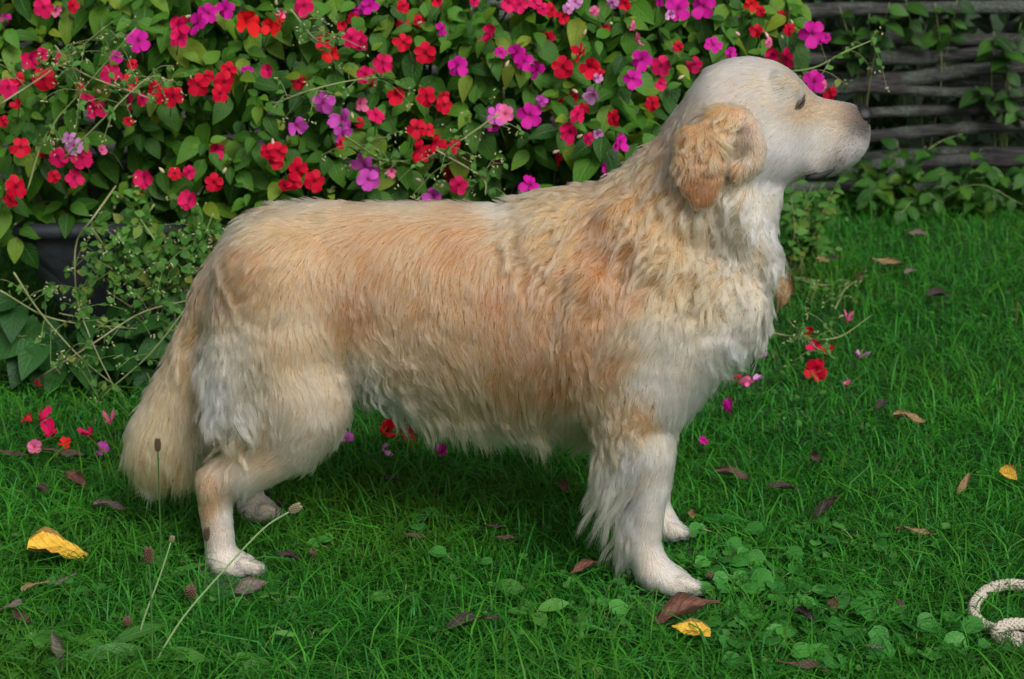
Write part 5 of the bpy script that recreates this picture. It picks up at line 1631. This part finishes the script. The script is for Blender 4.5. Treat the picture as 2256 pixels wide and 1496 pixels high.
FL = [(128, 1215, 108, .80, 100, 'y', "bright yellow fallen leaf with curled brown edges at the left", 1.0, .06, 22), (1515, 1352, 122, .40, -70, 'n', "large rolled red-brown fallen leaf below the near fore paw", 1.7, .10),
      (1522, 1388, 70, .55, 85, 'y', "yellow fallen leaf tucked under the red-brown rolled one", .8, .03), (1042, 1372, 95, .30, -75, 'd', "dark curled fallen leaf at the bottom centre", 1.6, .06),
      (1770, 1468, 90, .32, 80, 'b', "rolled brown fallen leaf at the bottom right among round leaves", 1.9, .04), (142, 1000, 80, .35, 85, 'b', "brown fallen leaf on the lawn left of the tail tip", 1.4, .05),
      (166, 1055, 60, .45, 40, 'n', "reddish brown fallen leaf below the tail's left side", 1.4, .05), (93, 1080, 30, .6, 60, 'b', "small crumpled brown leaf near the left edge above the yellow leaf", 1.6, .05),
      (243, 1117, 62, .40, 85, 'g', "grey-brown curled leaf right of the yellow leaf and below the tail", 1.5, .05), (78, 1290, 55, .28, -55, 't', "narrow tan leaf below the yellow leaf", 1.2, .05),
      (145, 1275, 42, .32, -45, 'g', "small greyish leaf under the yellow leaf's right end", 1.2, .05), (12, 1340, 62, .45, -50, 'g', "greyish leaf cut by the left edge", 1.2, .06),
      (48, 1362, 52, .5, 50, 'b', "crumpled brown leaf near the left edge low down", 1.6, .08), (130, 1425, 62, .38, 10, 'g', "brown leaf standing upright near the bottom left", 1.4, .06, 55),
      (135, 1462, 40, .3, 5, 'd', "dark sliver of leaf at the foot of the upright leaf", 1.5, .05), (552, 1296, 66, .4, -55, 'g', "grey flat leaf just below the near hind paw", .8, .04),
      (635, 1226, 45, .4, 70, 'd', "dark curled leaf right of the near hind paw", 1.6, .05), (620, 1112, 34, .5, 20, 'd', "dark crumpled leaf at the toes of the far hind paw", 1.6, .05),
      (20, 1000, 60, .3, 85, 'b', "brown leaf at the left edge beside the lawn border", 1.4, .05), (1613, 1046, 66, .35, 85, 'b', "dark brown curled leaf ahead of the fore legs", 1.5, .07),
      (1727, 1076, 58, .28, 88, 'd', "narrow dark leaf in the long grass ahead of the dog", 1.5, .04), (1815, 1125, 72, .30, -50, 'd', "black twisted leaf standing in the long grass", 1.7, .06, 30),
      (2018, 1170, 72, .22, 86, 't', "narrow tan leaf lying in the grass above the rope", 1.4, .04), (1925, 1425, 36, .35, 85, 'g', "small brown leaf scrap left of the rope among weeds", 1.2, .03),
      (1834, 1331, 26, .7, 30, 'n', "small rusty leaf scrap between paw and rope", 1.0, .05), (1772, 1355, 46, .5, 40, 'd', "dark crumpled leaf among the round-leaved weeds", 1.8, .08),
      (1980, 1325, 26, .8, 20, 'b', "tiny round brown leaf left of the rope loop", 1.0, .03), (1815, 573, 26, .7, 80, 't', "pale yellow scrap of leaf far up the lawn beside the throat", .8, .04),
      (1836, 568, 30, .5, 60, 'd', "dark leaf touching the pale yellow scrap", 1.5, .05), (1958, 580, 72, .28, 96, 't', "long tan leaf far up the lawn", 1.4, .04),
      (2006, 598, 36, .5, -50, 'g', "greyish brown leaf right of the long tan one", 1.4, .06), (1893, 612, 26, .8, 20, 'n', "rusty leaf scrap on the far lawn", 1.2, .06),
      (2020, 515, 36, .5, 80, 'g', "brown leaf at the far edge of the lawn under the fence", 1.3, .05), (2065, 650, 46, .4, 80, 'd', "dark leaf on the far lawn at the right", 1.5, .05),
      (2003, 922, 58, .45, 80, 't', "cupped tan leaf with a dark hollow on the lawn at the right", 1.6, .03), (2222, 1045, 40, .7, 30, 'y', "yellow leaf in the grass at the right edge above the rope", 1.0, .06),
      (2122, 1066, 46, .3, -15, 't', "tan leaf standing in the grass left of the yellow one", 1.2, .05, 50), (1945, 890, 40, .5, -40, 'd', "dark twisted leaf on the lawn right of the red petals", 1.5, .06),
      (1800, 1010, 36, .5, 20, 'b', "brown leaf in the shade ahead of the chest", 1.4, .06), (1245, 1072, 34, .6, 10, 'n', "rusty curled leaf behind the fore leg feathering", 1.5, .07),
      (1115, 1185, 50, .3, 88, 'b', "brown leaf in the grass under the belly", 1.4, .04), (1090, 1160, 44, .35, 80, 'd', "dark leaf in the grass under the belly", 1.4, .04),
      (915, 1182, 44, .35, 75, 'b', "brown leaf under the middle of the belly", 1.4, .05), (1290, 1250, 66, .3, -50, 'n', "rust brown leaf left of the near fore paw", 1.5, .05),
      (1525, 1132, 28, .5, 5, 't', "small tan leaf right of the far fore leg", 1.2, .05), (862, 1055, 30, .5, 70, 'd', "dark scrap of leaf behind the belly fringe", 1.4, .05)]
for it in FL:
    px, py, L, Wr, rot, k, lab, roll, bend = it[:9]
    fallen(px, py, L, Wr, rot, k, lab, roll, bend, tilt=it[9] if len(it) > 9 else 0)
# big upright yellow-brown leaf behind the chest
g = G(1718, 745)
v, f, uv = curled("hanging_leaf", 0.085, 0.052, 0.9, 0.05, 5)
o = mesh_obj("withered_leaf", np.array(v), f, DEAD['t'], None, True, None, np.array(uv))
o.location = tuple(P(1726, 645, g[1] - 0.1)); o.rotation_euler = (R(75), R(10), R(-15))
tag(o, "large drooping yellow-brown withered leaf beside the dog's chest", "withered leaf")
m = Mat("withered_stalk")
v, f = tube(spline([P(1716, 602, g[1] - .1), P(1700, 640, g[1] - .06), g + np.array((-.02, 0, 0))], 8) - np.array(o.location), 0.0016, 5)
st = mesh_obj("stalk", v, f, PALE_STEM, o); st.matrix_parent_inverse = Matrix.LocRotScale(None, o.rotation_euler, None).inverted()

def petal_fall(px, py, w, c, label, group):
    g = G(px, py, 0.034)
    s = w * ((g[1] + CAM_D) * CP - (g[2] - CAM_H) * SP) / FPX
    M = frame_of(np.array((rng.normal(), rng.normal(), 0.2)), np.array((0, -0.7, 0.6)) + rng.normal(0, 0.3, 3))
    o = place("fallen_blossom", FLM[c][rng.integers(4, 7)], M, g, 1.15 * s, None)
    tag(o, label, "fallen blossom", group)
for px, py, w, c, lab in ((885, 945, 52, 's', "largest rose fallen blossom behind the dog's belly"), (852, 952, 36, 'r', "red fallen blossom touching the larger rose one behind the belly"), (762, 967, 32, 'p', "lilac pink fallen blossom behind the belly near the thigh"),
                          (973, 996, 26, 'm', "small magenta fallen blossom under the belly fringe"), (843, 990, 26, 'l', "pale withered blossom under the red one behind the belly"),
                          (1798, 812, 44, 'r', "bright red fallen blossom on the lawn ahead of the chest"), (1818, 780, 34, 'r', "upper red fallen blossom ahead of the chest"), (1800, 765, 26, 's', "dim pink fallen blossom above the two red ones"),
                          (1890, 790, 22, 'l', "pale pink fallen petal right of the red blossoms"), (1608, 907, 26, 'm', "bright pink fallen blossom just ahead of the fore leg"), (1550, 970, 18, 'm', "tiny pink petal beside the fore leg"),
                          (1775, 735, 20, 'r', "tiny red petal behind the chest"), (1682, 787, 22, 'l', "pale petal close to the chest fur"), (1866, 708, 20, 'k', "small pink petal far up the lawn"), (1864, 850, 14, 'k', "tiniest pink petal on the open lawn"),
                          (76, 985, 28, 'k', "pale pink petal at the far left on the lawn"), (65, 912, 26, 'r', "red petal at the far left by the lawn border"), (90, 925, 28, 's', "rose petal next to the red one at the far left"),
                          (113, 962, 32, 's', "rose petal above the brown leaf left of the tail"), (147, 978, 24, 'o', "scarlet petal above the brown leaf left of the tail"), (202, 962, 26, 's', "rose petal left of the tail"),
                          (220, 992, 30, 'p', "pink and red petal beside the tail tip"), (245, 932, 24, 'k', "dim pink petal at the lawn border left of the tail"), (306, 938, 22, 'r', "small red petal touching the tail"), (77, 845, 20, 'r', "red petal hanging in the weeds at the far left")):
    petal_fall(px, py, w, c, lab, "fallen blossoms on the lawn")
for px, py, c, lab in ((1609, 833, 's', "leftmost and deepest pink of four small petals in a row below the chest"), (1628, 841, 'k', "second from the left of four small petals in a row below the chest"),
                       (1645, 837, 'k', "third from the left of four small petals in a row below the chest"), (1672, 835, 'l', "pale rightmost of four small petals in a row below the chest")):
    petal_fall(px, py, 20, c, lab, "row of pink petals below the chest")

# ================================================================== rope
m = Mat("cotton_rope")
ROPE_M = m.finish(m.n("BsdfPrincipled", Base_Color=m.ramp(m.noise(120, 4), [(0.3, (0.40, 0.35, 0.28)), (0.7, (0.50, 0.45, 0.37))]), Roughness=0.9, Normal=m.bump(m.noise(900, 3), 0.25, 0.0008)))
rp = []
def rope_run(pxs, zs):
    cur = spline([G(a, b, z) for (a, b), z in zip(pxs, zs)], 400)
    seg = np.r_[0, np.cumsum(np.linalg.norm(np.diff(cur, axis=0), axis=1))]
    N_ = int(seg[-1] / 0.0011)
    cur = np.stack([np.interp(np.linspace(0, seg[-1], N_), seg, cur[:, i]) for i in range(3)], 1)
    tan = np.gradient(cur, axis=0); tan /= np.linalg.norm(tan, axis=1)[:, None]
    a = np.cross((0, 0, 1.0), tan); a /= np.linalg.norm(a, axis=1)[:, None]; b = np.cross(tan, a)
    s_ = np.linspace(0, seg[-1], N_)
    r0 = 0.0074
    rp.append(tube(cur[::6], r0 * 0.72, 8))
    for hand in (-1, 1):
        for k in range(6):
            th = hand * 2 * math.pi * s_ / 0.052 + 2 * math.pi * k / 6
            over = np.cos(6 * th * 1.0) * hand
            rr = r0 * (0.86 + 0.14 * over)
            path = cur + rr[:, None] * (np.cos(th)[:, None] * a + np.sin(th)[:, None] * b)
            rp.append(tube(path[::2], 0.0024, 5))
rope_run([(2330, 1320), (2275, 1296), (2225, 1288), (2180, 1298), (2150, 1325), (2146, 1352), (2162, 1374), (2195, 1388), (2240, 1403), (2330, 1440)], [.026, .027, .028, .028, .027, .026, .025, .024, .022, .022])
rope_run([(2330, 1392), (2260, 1376), (2220, 1376), (2197, 1388), (2196, 1402), (2215, 1412), (2260, 1425), (2330, 1460)], [.028, .038, .041, .036, .024, .021, .020, .020])
v, f = merge(rp)
o = mesh_obj("rope", v, f, ROPE_M)
tag(o, "off-white braided rope lying in a loop on the grass at the right edge", "rope")
